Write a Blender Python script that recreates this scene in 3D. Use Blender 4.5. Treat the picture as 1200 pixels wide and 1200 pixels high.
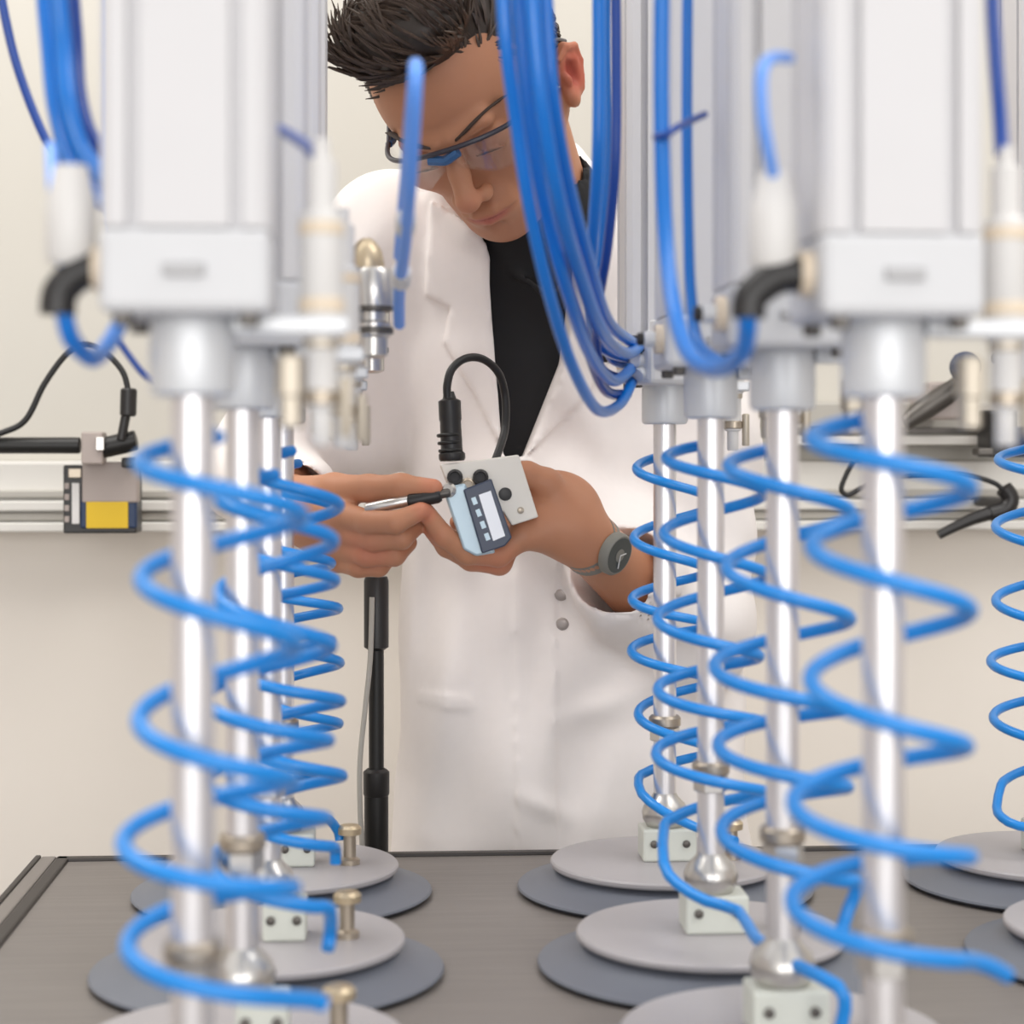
import bpy, bmesh, math, random
import numpy as np
from mathutils import Vector, Matrix

random.seed(7)
rng = np.random.default_rng(7)
SC = bpy.context.scene
COL = SC.collection
for o in list(bpy.data.objects):
    bpy.data.objects.remove(o)

# ------------------------------------------------------------------ camera, world, lights
F_PX = 2200.0                      # focal length in pixels of the 1200 px frame
ZC = 1.163                         # camera height
PHI = math.atan(145.0 / F_PX)      # camera turned slightly to the right
CP, SP = math.cos(PHI), math.sin(PHI)

cam_data = bpy.data.cameras.new('camera')
cam = bpy.data.objects.new('camera', cam_data)
COL.objects.link(cam)
cam.location = (0, 0, ZC)
cam.rotation_euler = (math.radians(90), 0, -PHI)
cam_data.sensor_fit = 'HORIZONTAL'
cam_data.sensor_width = 36.0
cam_data.lens = F_PX / 1200.0 * 36.0
cam_data.shift_y = -65.0 / 1200.0
cam_data.clip_start = 0.05
cam_data.dof.use_dof = True
cam_data.dof.focus_distance = 1.72
cam_data.dof.aperture_fstop = 5.6
SC.camera = cam

world = bpy.data.worlds.new('room_light')
SC.world = world
world.use_nodes = True
world.node_tree.nodes['Background'].inputs[0].default_value = (1.0, 0.985, 0.965, 1)
world.node_tree.nodes['Background'].inputs[1].default_value = 0.9


def area(name, loc, target, sx, sy, power, col=(1, 0.97, 0.93)):
    l = bpy.data.lights.new(name, 'AREA')
    l.shape = 'RECTANGLE'
    l.size, l.size_y, l.energy, l.color = sx, sy, power, col
    o = bpy.data.objects.new(name, l)
    COL.objects.link(o)
    o.location = loc
    d = Vector(target) - Vector(loc)
    o.rotation_euler = d.to_track_quat('-Z', 'Y').to_euler()
    return o


area('ceiling_light_panel', (-0.9, 1.5, 3.0), (-0.5, 1.6, 1.0), 1.2, 1.2, 25)
area('ceiling_light_panel', (1.3, 0.9, 3.0), (0.9, 1.2, 1.0), 1.2, 1.2, 20)
area('front_fill_light', (0.3, -4.4, 1.8), (0.3, 2.0, 1.0), 5.0, 2.4, 125, (1, 0.985, 0.97))  # added soft fill from behind the camera, no real window there

vs = SC.view_settings
vs.view_transform = 'Standard'
vs.look = 'None'
vs.exposure = 0.20
vs.gamma = 1.0
vs.use_curve_mapping = False


def P(px, py, Y):
    """world point on the plane y = Y that the photograph shows at pixel (px, py)"""
    r = (px - 600.0) / F_PX
    X = Y * (r * CP + SP) / (CP - r * SP)
    d = Y * CP + X * SP
    return Vector((X, Y, ZC - (py - 535.0) / F_PX * d))


# ------------------------------------------------------------------ materials
def srgb(r, g, b):
    f = lambda c: (c / 255 / 12.92) if c / 255 <= 0.04045 else ((c / 255 + 0.055) / 1.055) ** 2.4
    return (f(r), f(g), f(b), 1)


def mat(name, rgb, rough=0.5, metal=0.0, noise=0.0, nscale=40.0, bump=0.0, stretch=(1, 1, 1), attr=None, spec=0.5, coat=0.0, sss=0.0):
    m = bpy.data.materials.new(name)
    m.use_nodes = True
    nt = m.node_tree
    b = nt.nodes['Principled BSDF']
    c = srgb(*rgb)
    b.inputs['Base Color'].default_value = c
    b.inputs['Roughness'].default_value = rough
    b.inputs['Metallic'].default_value = metal
    b.inputs['Specular IOR Level'].default_value = spec
    b.inputs['Coat Weight'].default_value = coat
    if sss:
        b.inputs['Subsurface Weight'].default_value = sss
        b.inputs['Subsurface Radius'].default_value = (0.012, 0.005, 0.003)
        b.inputs['Subsurface Scale'].default_value = 0.6
    if attr:
        a = nt.nodes.new('ShaderNodeAttribute')
        a.attribute_name = attr
        src = a.outputs['Color']
        nt.links.new(src, b.inputs['Base Color'])
    if noise or bump:
        tc = nt.nodes.new('ShaderNodeTexCoord')
        mp = nt.nodes.new('ShaderNodeMapping')
        mp.inputs['Scale'].default_value = stretch
        nz = nt.nodes.new('ShaderNodeTexNoise')
        nz.inputs['Scale'].default_value = nscale
        nz.inputs['Detail'].default_value = 4
        nt.links.new(tc.outputs['Object'], mp.inputs['Vector'])
        nt.links.new(mp.outputs['Vector'], nz.inputs['Vector'])
        if noise:
            mx = nt.nodes.new('ShaderNodeMix')
            mx.data_type = 'RGBA'
            mx.inputs[6].default_value = [max(0, x * (1 - noise)) for x in c[:3]] + [1]
            mx.inputs[7].default_value = [min(1, x * (1 + noise)) for x in c[:3]] + [1]
            nt.links.new(nz.outputs['Fac'], mx.inputs[0])
            if attr:
                mx.blend_type = 'MULTIPLY'
                mx.inputs[0].default_value = 1
                for l in list(nt.links):
                    if l.to_socket == mx.inputs[0]:
                        nt.links.remove(l)
                mx2 = nt.nodes.new('ShaderNodeMix'); mx2.data_type = 'RGBA'
                mx2.inputs[6].default_value = (1 - noise, 1 - noise, 1 - noise, 1)
                mx2.inputs[7].default_value = (1 + noise * .4, 1 + noise * .4, 1 + noise * .4, 1)
                nt.links.new(nz.outputs['Fac'], mx2.inputs[0])
                nt.links.new(src, mx.inputs[6]); nt.links.new(mx2.outputs[2], mx.inputs[7])
            nt.links.new(mx.outputs[2], b.inputs['Base Color'])
        if bump:
            bp = nt.nodes.new('ShaderNodeBump')
            bp.inputs['Strength'].default_value = bump
            bp.inputs['Distance'].default_value = 0.002
            nt.links.new(nz.outputs['Fac'], bp.inputs['Height'])
            nt.links.new(bp.outputs['Normal'], b.inputs['Normal'])
    return m


M = {}
M['white_alu'] = mat('white_anodised_aluminium', (213, 212, 214), 0.5, 0.0, 0.015, 30, spec=0.3)
M['cap_alu'] = mat('cast_light_alloy', (208, 209, 212), 0.45, 0.0, 0.02, 60)
M['collar'] = mat('satin_light_alloy', (216, 218, 221), 0.4, 0.25)
M['port'] = mat('port_recess_shade', (176, 176, 178), 0.5, 0.1)  # grey stands in for the shade inside the port recess
M['rod'] = mat('chromed_rod', (232, 229, 230), 0.28, 0.75)
M['steel'] = mat('bright_steel', (205, 202, 198), 0.28, 0.9, 0.05, 80)
M['dark_steel'] = mat('darkened_steel', (96, 92, 88), 0.4, 0.7)
M['nickel'] = mat('nickel_plated_brass', (196, 186, 170), 0.42, 0.5)
M['brass'] = mat('dull_brass', (206, 188, 158), 0.36, 0.7)
M['pin'] = mat('bronze_pin', (178, 166, 150), 0.35, 0.75)
M['block'] = mat('pale_green_grey_alloy', (214, 217, 208), 0.5, 0.1, 0.03, 60)
M['disc'] = mat('grey_disc_plastic', (172, 168, 170), 0.38, 0.0, 0.03, 30)
M['pad'] = mat('blue_grey_rubber', (108, 112, 122), 0.42, 0.0, 0.04, 30)
M['lip'] = mat('dark_rubber_lip', (70, 72, 80), 0.5)
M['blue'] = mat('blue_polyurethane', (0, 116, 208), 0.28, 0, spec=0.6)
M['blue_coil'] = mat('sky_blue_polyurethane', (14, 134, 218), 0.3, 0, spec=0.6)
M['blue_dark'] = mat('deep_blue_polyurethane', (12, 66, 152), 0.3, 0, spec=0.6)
M['blue_pale'] = mat('pale_blue_polyurethane', (100, 158, 245), 0.35, 0, spec=0.5)
M['black'] = mat('black_plastic', (34, 32, 32), 0.4)
M['black_metal'] = mat('black_coated_metal', (30, 29, 28), 0.42, 0.2)
M['black_cable'] = mat('black_cable_sheath', (26, 25, 26), 0.45)
M['cream'] = mat('cream_plastic', (224, 208, 186), 0.45)
M['white_plastic'] = mat('white_plastic', (218, 216, 214), 0.45)
M['table'] = mat('brushed_grey_brown_laminate', (122, 116, 112), 0.42, 0.0, 0.22, 9, stretch=(1.2, 22, 1), bump=0.05)
M['table_edge'] = mat('dark_edge_profile', (58, 54, 52), 0.4, 0.3)
M['table_edge_light'] = mat('grey_edge_profile', (140, 134, 130), 0.4, 0.4)
M['wall'] = mat('warm_white_wall_paint', (226, 219, 210), 0.75, 0, 0.015, 6)
M['wall_up'] = mat('pale_grey_white_panel', (203, 199, 190), 0.6, 0, 0.012, 6)
M['side'] = mat('grey_side_wall_paint', (196, 188, 183), 0.8, 0, 0.02, 5)
M['floor'] = mat('grey_floor_sheet', (150, 146, 142), 0.6, 0, 0.06, 12)
M['rail'] = mat('white_cable_trunking', (218, 215, 209), 0.5)
M['rail_grey'] = mat('grey_cable_trunking_lip', (176, 172, 164), 0.5)
M['yellow'] = mat('yellow_label', (222, 184, 20), 0.5)
M['blue_label'] = mat('dark_blue_housing', (24, 48, 84), 0.45)
M['taupe'] = mat('taupe_housing', (170, 158, 152), 0.5)
M['skin'] = mat('skin', (205, 155, 125), 0.5, 0, 0.05, 60, attr='tint', spec=0.35, sss=0.12)
M['hair'] = mat('dark_brown_hair', (52, 42, 36), 0.45, 0, 0.25, 120)
M['hair_light'] = mat('brown_hair_strands', (76, 62, 53), 0.42, 0, 0.35, 160)
M['brow'] = mat('dark_brow_hair', (66, 50, 42), 0.6)
M['coat'] = mat('white_lab_coat_cotton', (245, 239, 236), 0.85, 0, 0.02, 90, bump=0.03)
M['button'] = mat('pale_grey_snap_fastener', (176, 168, 164), 0.4, 0.3)
M['shirt'] = mat('black_knit_shirt', (24, 24, 27), 0.8, 0, 0.1, 60, bump=0.05)
M['trousers'] = mat('dark_grey_trousers', (58, 58, 64), 0.85, 0, 0.06, 60)
M['shoe'] = mat('black_work_shoe', (28, 27, 27), 0.5)
M['dev_blue'] = mat('pale_steel_blue_housing', (176, 196, 208), 0.3, 0.2)
M['dev_dark'] = mat('dark_slate_bezel', (52, 62, 84), 0.35)
M['dev_white'] = mat('white_display', (238, 242, 250), 0.25)
M['dev_cream'] = mat('off_white_mount_plate', (232, 227, 218), 0.45)
M['dial'] = mat('dark_grey_watch_dial', (62, 68, 68), 0.3, 0.2)
M['strap'] = mat('grey_watch_strap', (128, 126, 118), 0.6)
M['frame_dark'] = mat('charcoal_spectacle_frame', (58, 56, 66), 0.35)
M['frame_blue'] = mat('blue_spectacle_bridge', (54, 100, 150), 0.35)

lens_m = bpy.data.materials.new('clear_safety_lens')
lens_m.use_nodes = True
_nt = lens_m.node_tree
_nt.nodes.remove(_nt.nodes['Principled BSDF'])
_t = _nt.nodes.new('ShaderNodeBsdfTransparent'); _t.inputs[0].default_value = (0.985, 0.99, 0.995, 1)
_g = _nt.nodes.new('ShaderNodeBsdfGlossy'); _g.inputs['Roughness'].default_value = 0.05
_mx = _nt.nodes.new('ShaderNodeMixShader')
_mx.inputs[0].default_value = 0.07; _nt.links.new(_t.outputs[0], _mx.inputs[1]); _nt.links.new(_g.outputs[0], _mx.inputs[2])
_nt.links.new(_mx.outputs[0], _nt.nodes['Material Output'].inputs[0])
M['lens'] = lens_m


# ------------------------------------------------------------------ object helpers
def tag(o, label=None, cat=None, group=None, kind=None):
    if label: o['label'] = label
    if cat: o['category'] = cat
    if group: o['group'] = group
    if kind: o['kind'] = kind
    return o


def thing(name, loc, label, cat, group=None):
    o = bpy.data.objects.new(name, None)
    COL.objects.link(o)
    o.location = loc
    o.empty_display_size = 0.02
    return tag(o, label, cat, group)


def world_loc(o):
    v = Vector((0, 0, 0))
    while o is not None:
        v = v + Vector(o.location)
        o = o.parent
    return v


class MB:
    """collects shapes in world coordinates, then becomes ONE mesh object"""

    def __init__(self):
        self.v, self.f, self.s = [], [], []

    def add(self, verts, faces, smooth=False):
        n = len(self.v)
        self.v += [tuple(p) for p in verts]
        self.f += [[i + n for i in q] for q in faces]
        self.s += [smooth] * len(faces)
        return self

    def box(self, c, size, bev=0.0, rot=None):
        """chamfered box: 24 vertices when bev > 0"""
        hx, hy, hz = size[0] / 2, size[1] / 2, size[2] / 2
        b = min(bev, hx * .49, hy * .49, hz * .49)
        bm = bmesh.new()
        bmesh.ops.create_cube(bm, size=1)
        for v in bm.verts:
            v.co = Vector((v.co.x * 2 * hx, v.co.y * 2 * hy, v.co.z * 2 * hz))
        if b > 0:
            bmesh.ops.bevel(bm, geom=bm.edges[:], offset=b, segments=2, profile=0.5, affect='EDGES')
        R = rot if rot is not None else Matrix.Identity(3)
        c = Vector(c)
        vs_ = [R @ v.co + c for v in bm.verts]
        bm.verts.index_update()
        fs_ = [[v.index for v in f.verts] for f in bm.faces]
        bm.free()
        return self.add(vs_, fs_, False)

    def lathe(self, base, prof, n=28, axis=(0, 0, 1), smooth=True):
        """prof: list of (radius, height along axis); radius 0 closes"""
        ax = Vector(axis).normalized()
        t = Vector((1, 0, 0)) if abs(ax.x) < 0.9 else Vector((0, 1, 0))
        u = (t - ax * t.dot(ax)).normalized()
        w = ax.cross(u)
        base = Vector(base)
        vs_, fs_ = [], []
        for r, h in prof:
            r = max(r, 1e-5)
            for k in range(n):
                a = 2 * math.pi * k / n
                vs_.append(base + ax * h + (u * math.cos(a) + w * math.sin(a)) * r)
        for i in range(len(prof) - 1):
            for k in range(n):
                k2 = (k + 1) % n
                fs_.append([i * n + k, i * n + k2, (i + 1) * n + k2, (i + 1) * n + k])
        fs_.append(list(range(n))[::-1])
        fs_.append([(len(prof) - 1) * n + k for k in range(n)])
        return self.add(vs_, fs_, smooth)

    def cyl(self, a, b, r, n=20, ch=0.0):
        a, b = Vector(a), Vector(b)
        L = (b - a).length
        ch = min(ch, r * .5, L * .4)
        prof = [(r - ch, 0), (r, ch), (r, L - ch), (r - ch, L)] if ch > 0 else [(r, 0), (r, L)]
        return self.lathe(a, prof, n, (b - a))

    def prism(self, poly, z0, z1, loc=(0, 0, 0)):
        """poly in xy extruded in z"""
        n = len(poly)
        lx, ly, lz = loc
        vs_ = [(x + lx, y + ly, z0 + lz) for x, y in poly] + [(x + lx, y + ly, z1 + lz) for x, y in poly]
        fs_ = [[k, (k + 1) % n, n + (k + 1) % n, n + k] for k in range(n)]
        fs_ += [list(range(n))[::-1], [n + k for k in range(n)]]
        return self.add(vs_, fs_, False)

    def slab(self, pts, d):
        """polygon of 3-d points thickened by vector d"""
        n = len(pts)
        d = Vector(d)
        pts = [Vector(p) for p in pts]
        vs_ = pts + [p + d for p in pts]
        fs_ = [[k, (k + 1) % n, n + (k + 1) % n, n + k] for k in range(n)]
        fs_ += [list(range(n))[::-1], [n + k for k in range(n)]]
        return self.add(vs_, fs_, False)

    def tube(self, pts, r, n=10, sub=6, rads=None, spline=True):
        pts = [Vector(p) for p in pts]
        if spline and len(pts) > 2:
            q, rr = [], []
            for i in range(len(pts) - 1):
                p0 = pts[max(i - 1, 0)]; p1 = pts[i]; p2 = pts[i + 1]; p3 = pts[min(i + 2, len(pts) - 1)]
                for k in range(sub):
                    t = k / sub
                    q.append(0.5 * ((2 * p1) + (p2 - p0) * t + (2 * p0 - 5 * p1 + 4 * p2 - p3) * t * t + (3 * p1 - p0 - 3 * p2 + p3) * t ** 3))
                    if rads: rr.append(rads[i] * (1 - t) + rads[i + 1] * t)
            q.append(pts[-1])
            if rads: rr.append(rads[-1])
        else:
            q, rr = pts, rads
        if not rads: rr = [r] * len(q)
        A = np.array([tuple(p) for p in q])
        T = np.gradient(A, axis=0)
        T /= np.linalg.norm(T, axis=1)[:, None] + 1e-12
        u = np.cross(T[0], [0.3, 0.2, 0.93]); u /= np.linalg.norm(u)
        vs_, fs_ = [], []
        ang = np.arange(n) * 2 * math.pi / n
        for i in range(len(A)):
            u = u - T[i] * u.dot(T[i]); u /= np.linalg.norm(u) + 1e-12
            w = np.cross(T[i], u)
            ring = A[i] + rr[i] * (np.cos(ang)[:, None] * u + np.sin(ang)[:, None] * w)
            vs_ += [tuple(p) for p in ring]
        for i in range(len(A) - 1):
            for k in range(n):
                k2 = (k + 1) % n
                fs_.append([i * n + k, i * n + k2, (i + 1) * n + k2, (i + 1) * n + k])
        fs_.append(list(range(n))[::-1])
        fs_.append([(len(A) - 1) * n + k for k in range(n)])
        return self.add(vs_, fs_, True)

    def build(self, name, material, parent=None, label=None, kind=None, loc=None):
        me = bpy.data.meshes.new(name)
        o = bpy.data.objects.new(name, me)
        COL.objects.link(o)
        base = Vector((0, 0, 0))
        if parent is not None:
            o.parent = parent
            base = world_loc(parent)
        elif loc is not None:
            o.location = loc
            base = Vector(loc)
        me.from_pydata([tuple(Vector(p) - base) for p in self.v], [], self.f)
        me.polygons.foreach_set('use_smooth', self.s)
        if any(self.s) :
            try:
                me.set_sharp_from_angle(angle=math.radians(40))
            except Exception:
                pass
        bm = bmesh.new(); bm.from_mesh(me)
        bmesh.ops.recalc_face_normals(bm, faces=bm.faces[:])
        bm.to_mesh(me); bm.free()
        me.materials.append(M[material])
        me.update()
        if label: o['label'] = label
        if kind: o['kind'] = kind
        return o


def rotz(a): return Matrix.Rotation(a, 3, 'Z')


# ------------------------------------------------------------------ room shell
TZ = 0.80       # table top
WY = 2.36       # back wall
MB().box((0.4, WY + 0.06, 1.5), (6.4, 0.12, 3.0)).build('wall_back', 'wall', kind='structure')
MB().box((-2.86, 0.4, 1.5), (0.12, 4.04, 3.0)).build('wall_left', 'side', kind='structure')
MB().box((3.66, 0.4, 1.5), (0.12, 4.04, 3.0)).build('wall_right', 'side', kind='structure')
MB().box((0.4, 0.2, -0.05), (6.64, 4.44, 0.1)).build('floor', 'floor', kind='structure')

# white cable trunking along the back wall
zt = lambda py: P(100, py, WY - 0.02).z
tr = MB().box((0.4, WY - 0.02, (zt(540) + zt(622)) / 2), (6.38, 0.04, zt(540) - zt(622)), 0.004)
t1 = tr.build('trim_1', 'rail', kind='structure')
for a, b, dp, m_ in ((574, 583, 0.052, 'rail_grey'), (586, 598, 0.056, 'rail'), (600, 609, 0.050, 'rail_grey'), (611, 622, 0.058, 'rail')):
    MB().box((0.4, WY - dp / 2, (zt(a) + zt(b)) / 2), (6.38, dp, zt(a) - zt(b)), 0.002).build('trunking_lip', m_, t1, label='grey recessed lip' if m_ == 'rail_grey' else None)
# pale panel of the wall above the trunking
MB().box((0.4, WY - 0.004, (zt(540) + 2.9) / 2), (6.38, 0.008, 2.9 - zt(540)), 0.001).build('trim_2', 'wall_up', kind='structure')
# second, higher trunking on the right
r0, r1 = P(905, 500, WY - 0.04), P(1400, 500, WY - 0.04)
t3 = MB().box(((r0.x + r1.x) / 2, WY - 0.034, (zt(470) + zt(522)) / 2), (r1.x - r0.x, 0.05, zt(470) - zt(522)), 0.004).build('trim_3', 'rail_grey', kind='structure')
MB().box(((r0.x + r1.x) / 2, WY - 0.06, zt(504)), (r1.x - r0.x, 0.006, zt(500) - zt(508)), 0.001).build('trunking_groove', 'dark_steel', t3)
MB().box(((r0.x + r1.x) / 2, WY - 0.06, zt(516)), (r1.x - r0.x, 0.008, zt(511) - zt(521)), 0.001).build('trunking_lip', 'rail', t3)

# ------------------------------------------------------------------ table
TX0, TX1, TY0, TY1 = -0.298, 1.25, 0.32, 1.716
tb = thing('work_table', ((TX0 + TX1) / 2, (TY0 + TY1) / 2, 0), 'wide dark grey-brown work table with black edging under all the suction discs', 'table')
ew = 0.012
MB().box(((TX0 + TX1) / 2, (TY0 + TY1) / 2, TZ - 0.0125), (TX1 - TX0 - 2 * ew, TY1 - TY0 - 2 * ew, 0.025), 0.0).build('tabletop', 'table', tb)
for nm, c, s in (('edge_profile', ((TX0 + TX1) / 2, TY1 - ew / 2, TZ - 0.014), (TX1 - TX0, ew, 0.034)),
                 ('edge_profile', ((TX0 + TX1) / 2, TY0 + ew / 2, TZ - 0.014), (TX1 - TX0, ew, 0.034)),
                 ('edge_profile', (TX0 + ew / 2 , (TY0 + TY1) / 2, TZ - 0.014), (ew, TY1 - TY0, 0.034)),
                 ('edge_profile', (TX1 - ew / 2, (TY0 + TY1) / 2, TZ - 0.014), (ew, TY1 - TY0, 0.034))):
    MB().box(c, s, 0.002).build(nm, 'table_edge', tb)
MB().box((TX0 - 0.007, (TY0 + TY1) / 2, TZ - 0.012), (0.014, TY1 - TY0, 0.03), 0.002).build('side_rail', 'table_edge_light', tb, label='lighter grey outer side rail')
MB().box((TX0 - 0.0165, (TY0 + TY1) / 2, TZ - 0.012), (0.005, TY1 - TY0, 0.032), 0.001).build('side_rail', 'table_edge', tb, label='thin black outer side rail')
for lx in (TX0 + 0.05, TX1 - 0.05):
    for ly in (TY0 + 0.05, TY1 - 0.05):
        MB().box((lx, ly, (TZ - 0.025) / 2), (0.06, 0.06, TZ - 0.025), 0.004).build('leg', 'table_edge', tb)

# ------------------------------------------------------------------ pneumatic lift cylinders with suction discs
XL, XR, XT = -0.0878, 0.2270, 0.5415
YS = (0.85, 1.088, 1.323, 1.56)
fx = lambda px, Y: P(px, 500, Y).x
ROWX = {'left': [fx(226, YS[0]), fx(284, YS[1]), fx(314, YS[2]), fx(331, YS[3])],
        'right': [fx(1035, YS[0]), fx(917, YS[1]), fx(833, YS[2]), fx(779, YS[3])],
        'far right': [None, None, XT, fx(1231, YS[3])]}
BW = 0.072
hb = BW / 2


def body_poly():
    """square extrusion with chamfered corners and two shallow grooves per side"""
    side = [(-hb + .004, -hb), (-hb + .011, -hb), (-hb + .0115, -hb + .006), (-hb + .0165, -hb + .006), (-hb + .017, -hb),
            (hb - .017, -hb), (hb - .0165, -hb + .006), (hb - .0115, -hb + .006), (hb - .011, -hb), (hb - .004, -hb)]
    poly = []
    for k in range(4):
        a = k * math.pi / 2
        poly += [(x * math.cos(a) - y * math.sin(a), x * math.sin(a) + y * math.cos(a)) for x, y in side]
    return poly


def make_cylinder(x, y, label, row, has_regulator, first):
    t = thing('lift_cylinder', (x, y, TZ), label, 'pneumatic cylinder', 'lift cylinders with suction discs')
    MB().prism(body_poly(), 1.262, 1.78, (x, y, 0)).build('cylinder_body', 'white_alu', t)
    cap = MB().box((x, y, 1.2435), (BW + .001, BW + .001, 0.037), 0.004).build('end_cap', 'cap_alu', t)
    MB().box((x, y - hb - .001, 1.2435), (0.018, 0.004, 0.006), 0.001).build('port_recess_plug', 'port', cap)  # raised plug, coloured grey to imitate a shaded recess
    for sx in (-1, 1):
        for sy in (-1, 1):
            MB().lathe((x + sx * .027, y + sy * .027, 1.2195), [(.0035, 0), (.0045, .001), (.0045, .0055)], 6, smooth=False).build('bolt', 'dark_steel', cap)
    MB().lathe((x, y, 1.190), [(.0165, 0), (.0185, .001), (.0192, .003), (.0192, .0335), (.0185, .035)], 36).build('collar', 'collar', t)
    MB().lathe((x, y, 0.878), [(.0096, 0), (.0096, .32)], 28).build('piston_rod', 'rod', t)
    nz = 0.925
    MB().lathe((x, y, nz), [(.011, 0), (.0125, .001), (.0125, .011), (.0105, .0125)], 6, smooth=False).build('locknut', 'steel', t)
    MB().lathe((x, y, nz + .0125), [(.0125, 0), (.0135, .001), (.0135, .007), (.0118, .009)], 24).build('rod_flange', 'pin', t)
    # ball joint, block, disc, pad
    MB().lathe((x, y, 0.852), [(.010, 0), (.015, .002), (.0185, .008), (.0195, .014), (.017, .021), (.011, .027), (.0096, .03)], 28).build('ball_joint', 'steel', t)
    off, w = (0.012, 0.030) if row == 'left' else (0.002, 0.045)
    bl = MB().box((x + off, y, 0.8405), (w, 0.034, 0.027), 0.002).build('mounting_block', 'block', t)
    for sx in (-1, 1):
        MB().lathe((x + off + sx * w * .3, y - .017, 0.842), [(.0032, 0), (.0032, .002), (.002, .0025)], 10, (0, -1, 0)).build('bolt', 'dark_steel', bl)
    MB().lathe((x, y, TZ + .0205), [(.080, 0), (.0945, .0005), (.0958, .002), (.0958, .0045), (.0945, .006), (.02, .0065)], 64).build('upper_disc', 'disc', t)
    pd = MB().lathe((x, y, TZ + .0028), [(.1215, 0), (.1235, .0012), (.1225, .0028), (.112, .0052), (.094, .0135), (.086, .0178), (.05, .0178)], 64).build('suction_pad', 'pad', t)
    MB().lathe((x, y, TZ + .0002), [(.112, 0), (.1195, .0006), (.1215, .0027), (.110, .0028)], 64).build('sealing_lip', 'lip', pd)
    pn = MB().lathe((x + .0555, y - .005, TZ + .0268), [(.0085, 0), (.0085, .004), (.0052, .006), (.0052, .024)], 18).build('guide_pin', 'pin', t)
    MB().lathe((x + .0555, y - .005, TZ + .0505), [(.006, 0), (.0095, .001), (.0098, .006), (.0075, .0085), (.003, .009)], 18).build('pin_head', 'brass', pn)
    # elbow fitting on the left
    yb = y - .012
    ez = 1.2415
    if first:
        ke = .75 if row == 'left' else 1.0
        el = MB().tube([(x - hb - .002, yb, ez + .004), (x - hb - .014 * ke, yb, ez + .003), (x - hb - .022 * ke, yb, ez - .001), (x - hb - .028 * ke, yb, ez - .007), (x - hb - .029 * ke, yb, ez - .016)], .008, 14, 4).build('elbow_fitting', 'black', t)
    else:
        el = MB().lathe((x - hb + .001, yb, ez + .004), [(.007, 0), (.007, .006), (.0055, .007), (.0055, .014), (.0045, .015)], 16, (-1, 0, 0)).build('hose_socket', 'collar', t)
        MB().lathe((x - hb - .0135, yb, ez + .004), [(.0046, 0), (.0046, .004), (.0035, .005)], 14, (-1, 0, 0)).build('release_ring', 'black', el)
    MB().lathe((x - hb - .006, yb, ez + .004), [(.0098, 0), (.0105, .001), (.0105, .007), (.009, .008)], 18, (1, 0, 0)).build('fitting_nut', 'cream', el)
    if first: MB().lathe((x - hb - .0165, yb + .004, ez + .006), [(.009, 0), (.0112, .004), (.0112, .028), (.009, .036), (.0075, .044)], 20).build('push_in_fitting', 'white_plastic', el)
    # white sensor stack on the right, held by a bracket
    sx_ = x + .0575
    br = MB().box((x + .044, y - .004, 1.2215), (.052, .016, .008), .0015).build('stack_bracket', 'collar', t)
    st = MB().lathe((sx_, y, 1.168), [(.004, 0), (.0048, .001), (.0048, .016), (.0070, .017), (.0072, .046), (.0098, .050), (.0098, .103), (.0068, .106), (.0068, .128), (.0038, .130), (.0038, .138)], 22).build('sensor_stack', 'white_plastic', t)
    for zz, rr, mm in ((1.2275, .0106, 'cream'), (1.262, .0104, 'cream'), (1.2115, .0082, 'nickel'), (1.186, .0079, 'pin')):
        MB().lathe((sx_, y, zz), [(rr - .001, 0), (rr, .001), (rr, .006), (rr - .001, .007)], 22).build('stack_ring', mm, st)
    MB().lathe((sx_ + .011, y, 1.172), [(.0028, 0), (.0032, .001), (.0032, .026), (.002, .027)], 12).build('contact_pin', 'nickel', st)
    MB().lathe((sx_ - .014, y + .01, 1.176), [(.004, 0), (.0055, .001), (.0055, .014), (.007, .015), (.007, .032), (.004, .034)], 6, smooth=False).build('drain_fitting', 'nickel', t)
    if has_regulator:
        rx, ry = x + .073, y - .02
        rg = MB().lathe((rx, ry, 1.231), [(.006, 0), (.011, .002), (.011, .014), (.0135, .016), (.0135, .024), (.009, .026), (.009, .032), (.0145, .034), (.0155, .040), (.0155, .058), (.013, .062)], 24).build('flow_regulator', 'steel', t)
        MB().lathe((rx - .004, ry, 1.293), [(.012, 0), (.0125, .004), (.0105, .013), (.006, .019), (.003, .021)], 20).build('regulator_knob', 'brass', rg)
        for zz in (1.247, 1.263):
            MB().lathe((rx, ry, zz), [(.012, 0), (.0148, .001), (.0148, .005), (.012, .006)], 24).build('regulator_ring', 'dark_steel', rg)
        MB().cyl((x + .058, y, 1.255), (rx, ry, 1.255), .006, 14).build('regulator_link', 'nickel', rg)
    return t


NTH = ['nearest', 'second', 'third', 'farthest']
for row in ('left', 'right', 'far right'):
    for i, xx in enumerate(ROWX[row]):
        if xx is None: continue
        if row == 'far right':
            lab = ('white lift cylinder at the right frame edge, only its grey suction disc in view' if i == 2 else
                   'white lift cylinder at the right frame edge behind the sensor stack, farthest from camera')
        else:
            lab = {0: f'blurred white lift cylinder with thick rod, nearest one of the {row} row',
                   1: f'white lift cylinder with chrome rod, second from the front in the {row} row',
                   2: f'white lift cylinder above grey suction disc, third from the front in the {row} row',
                   3: f'white lift cylinder with thinnest rod, at the back end of the {row} row'}[i]
        make_cylinder(xx, YS[i], lab, row, row == 'left' and i >= 2, i == 0)


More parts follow.
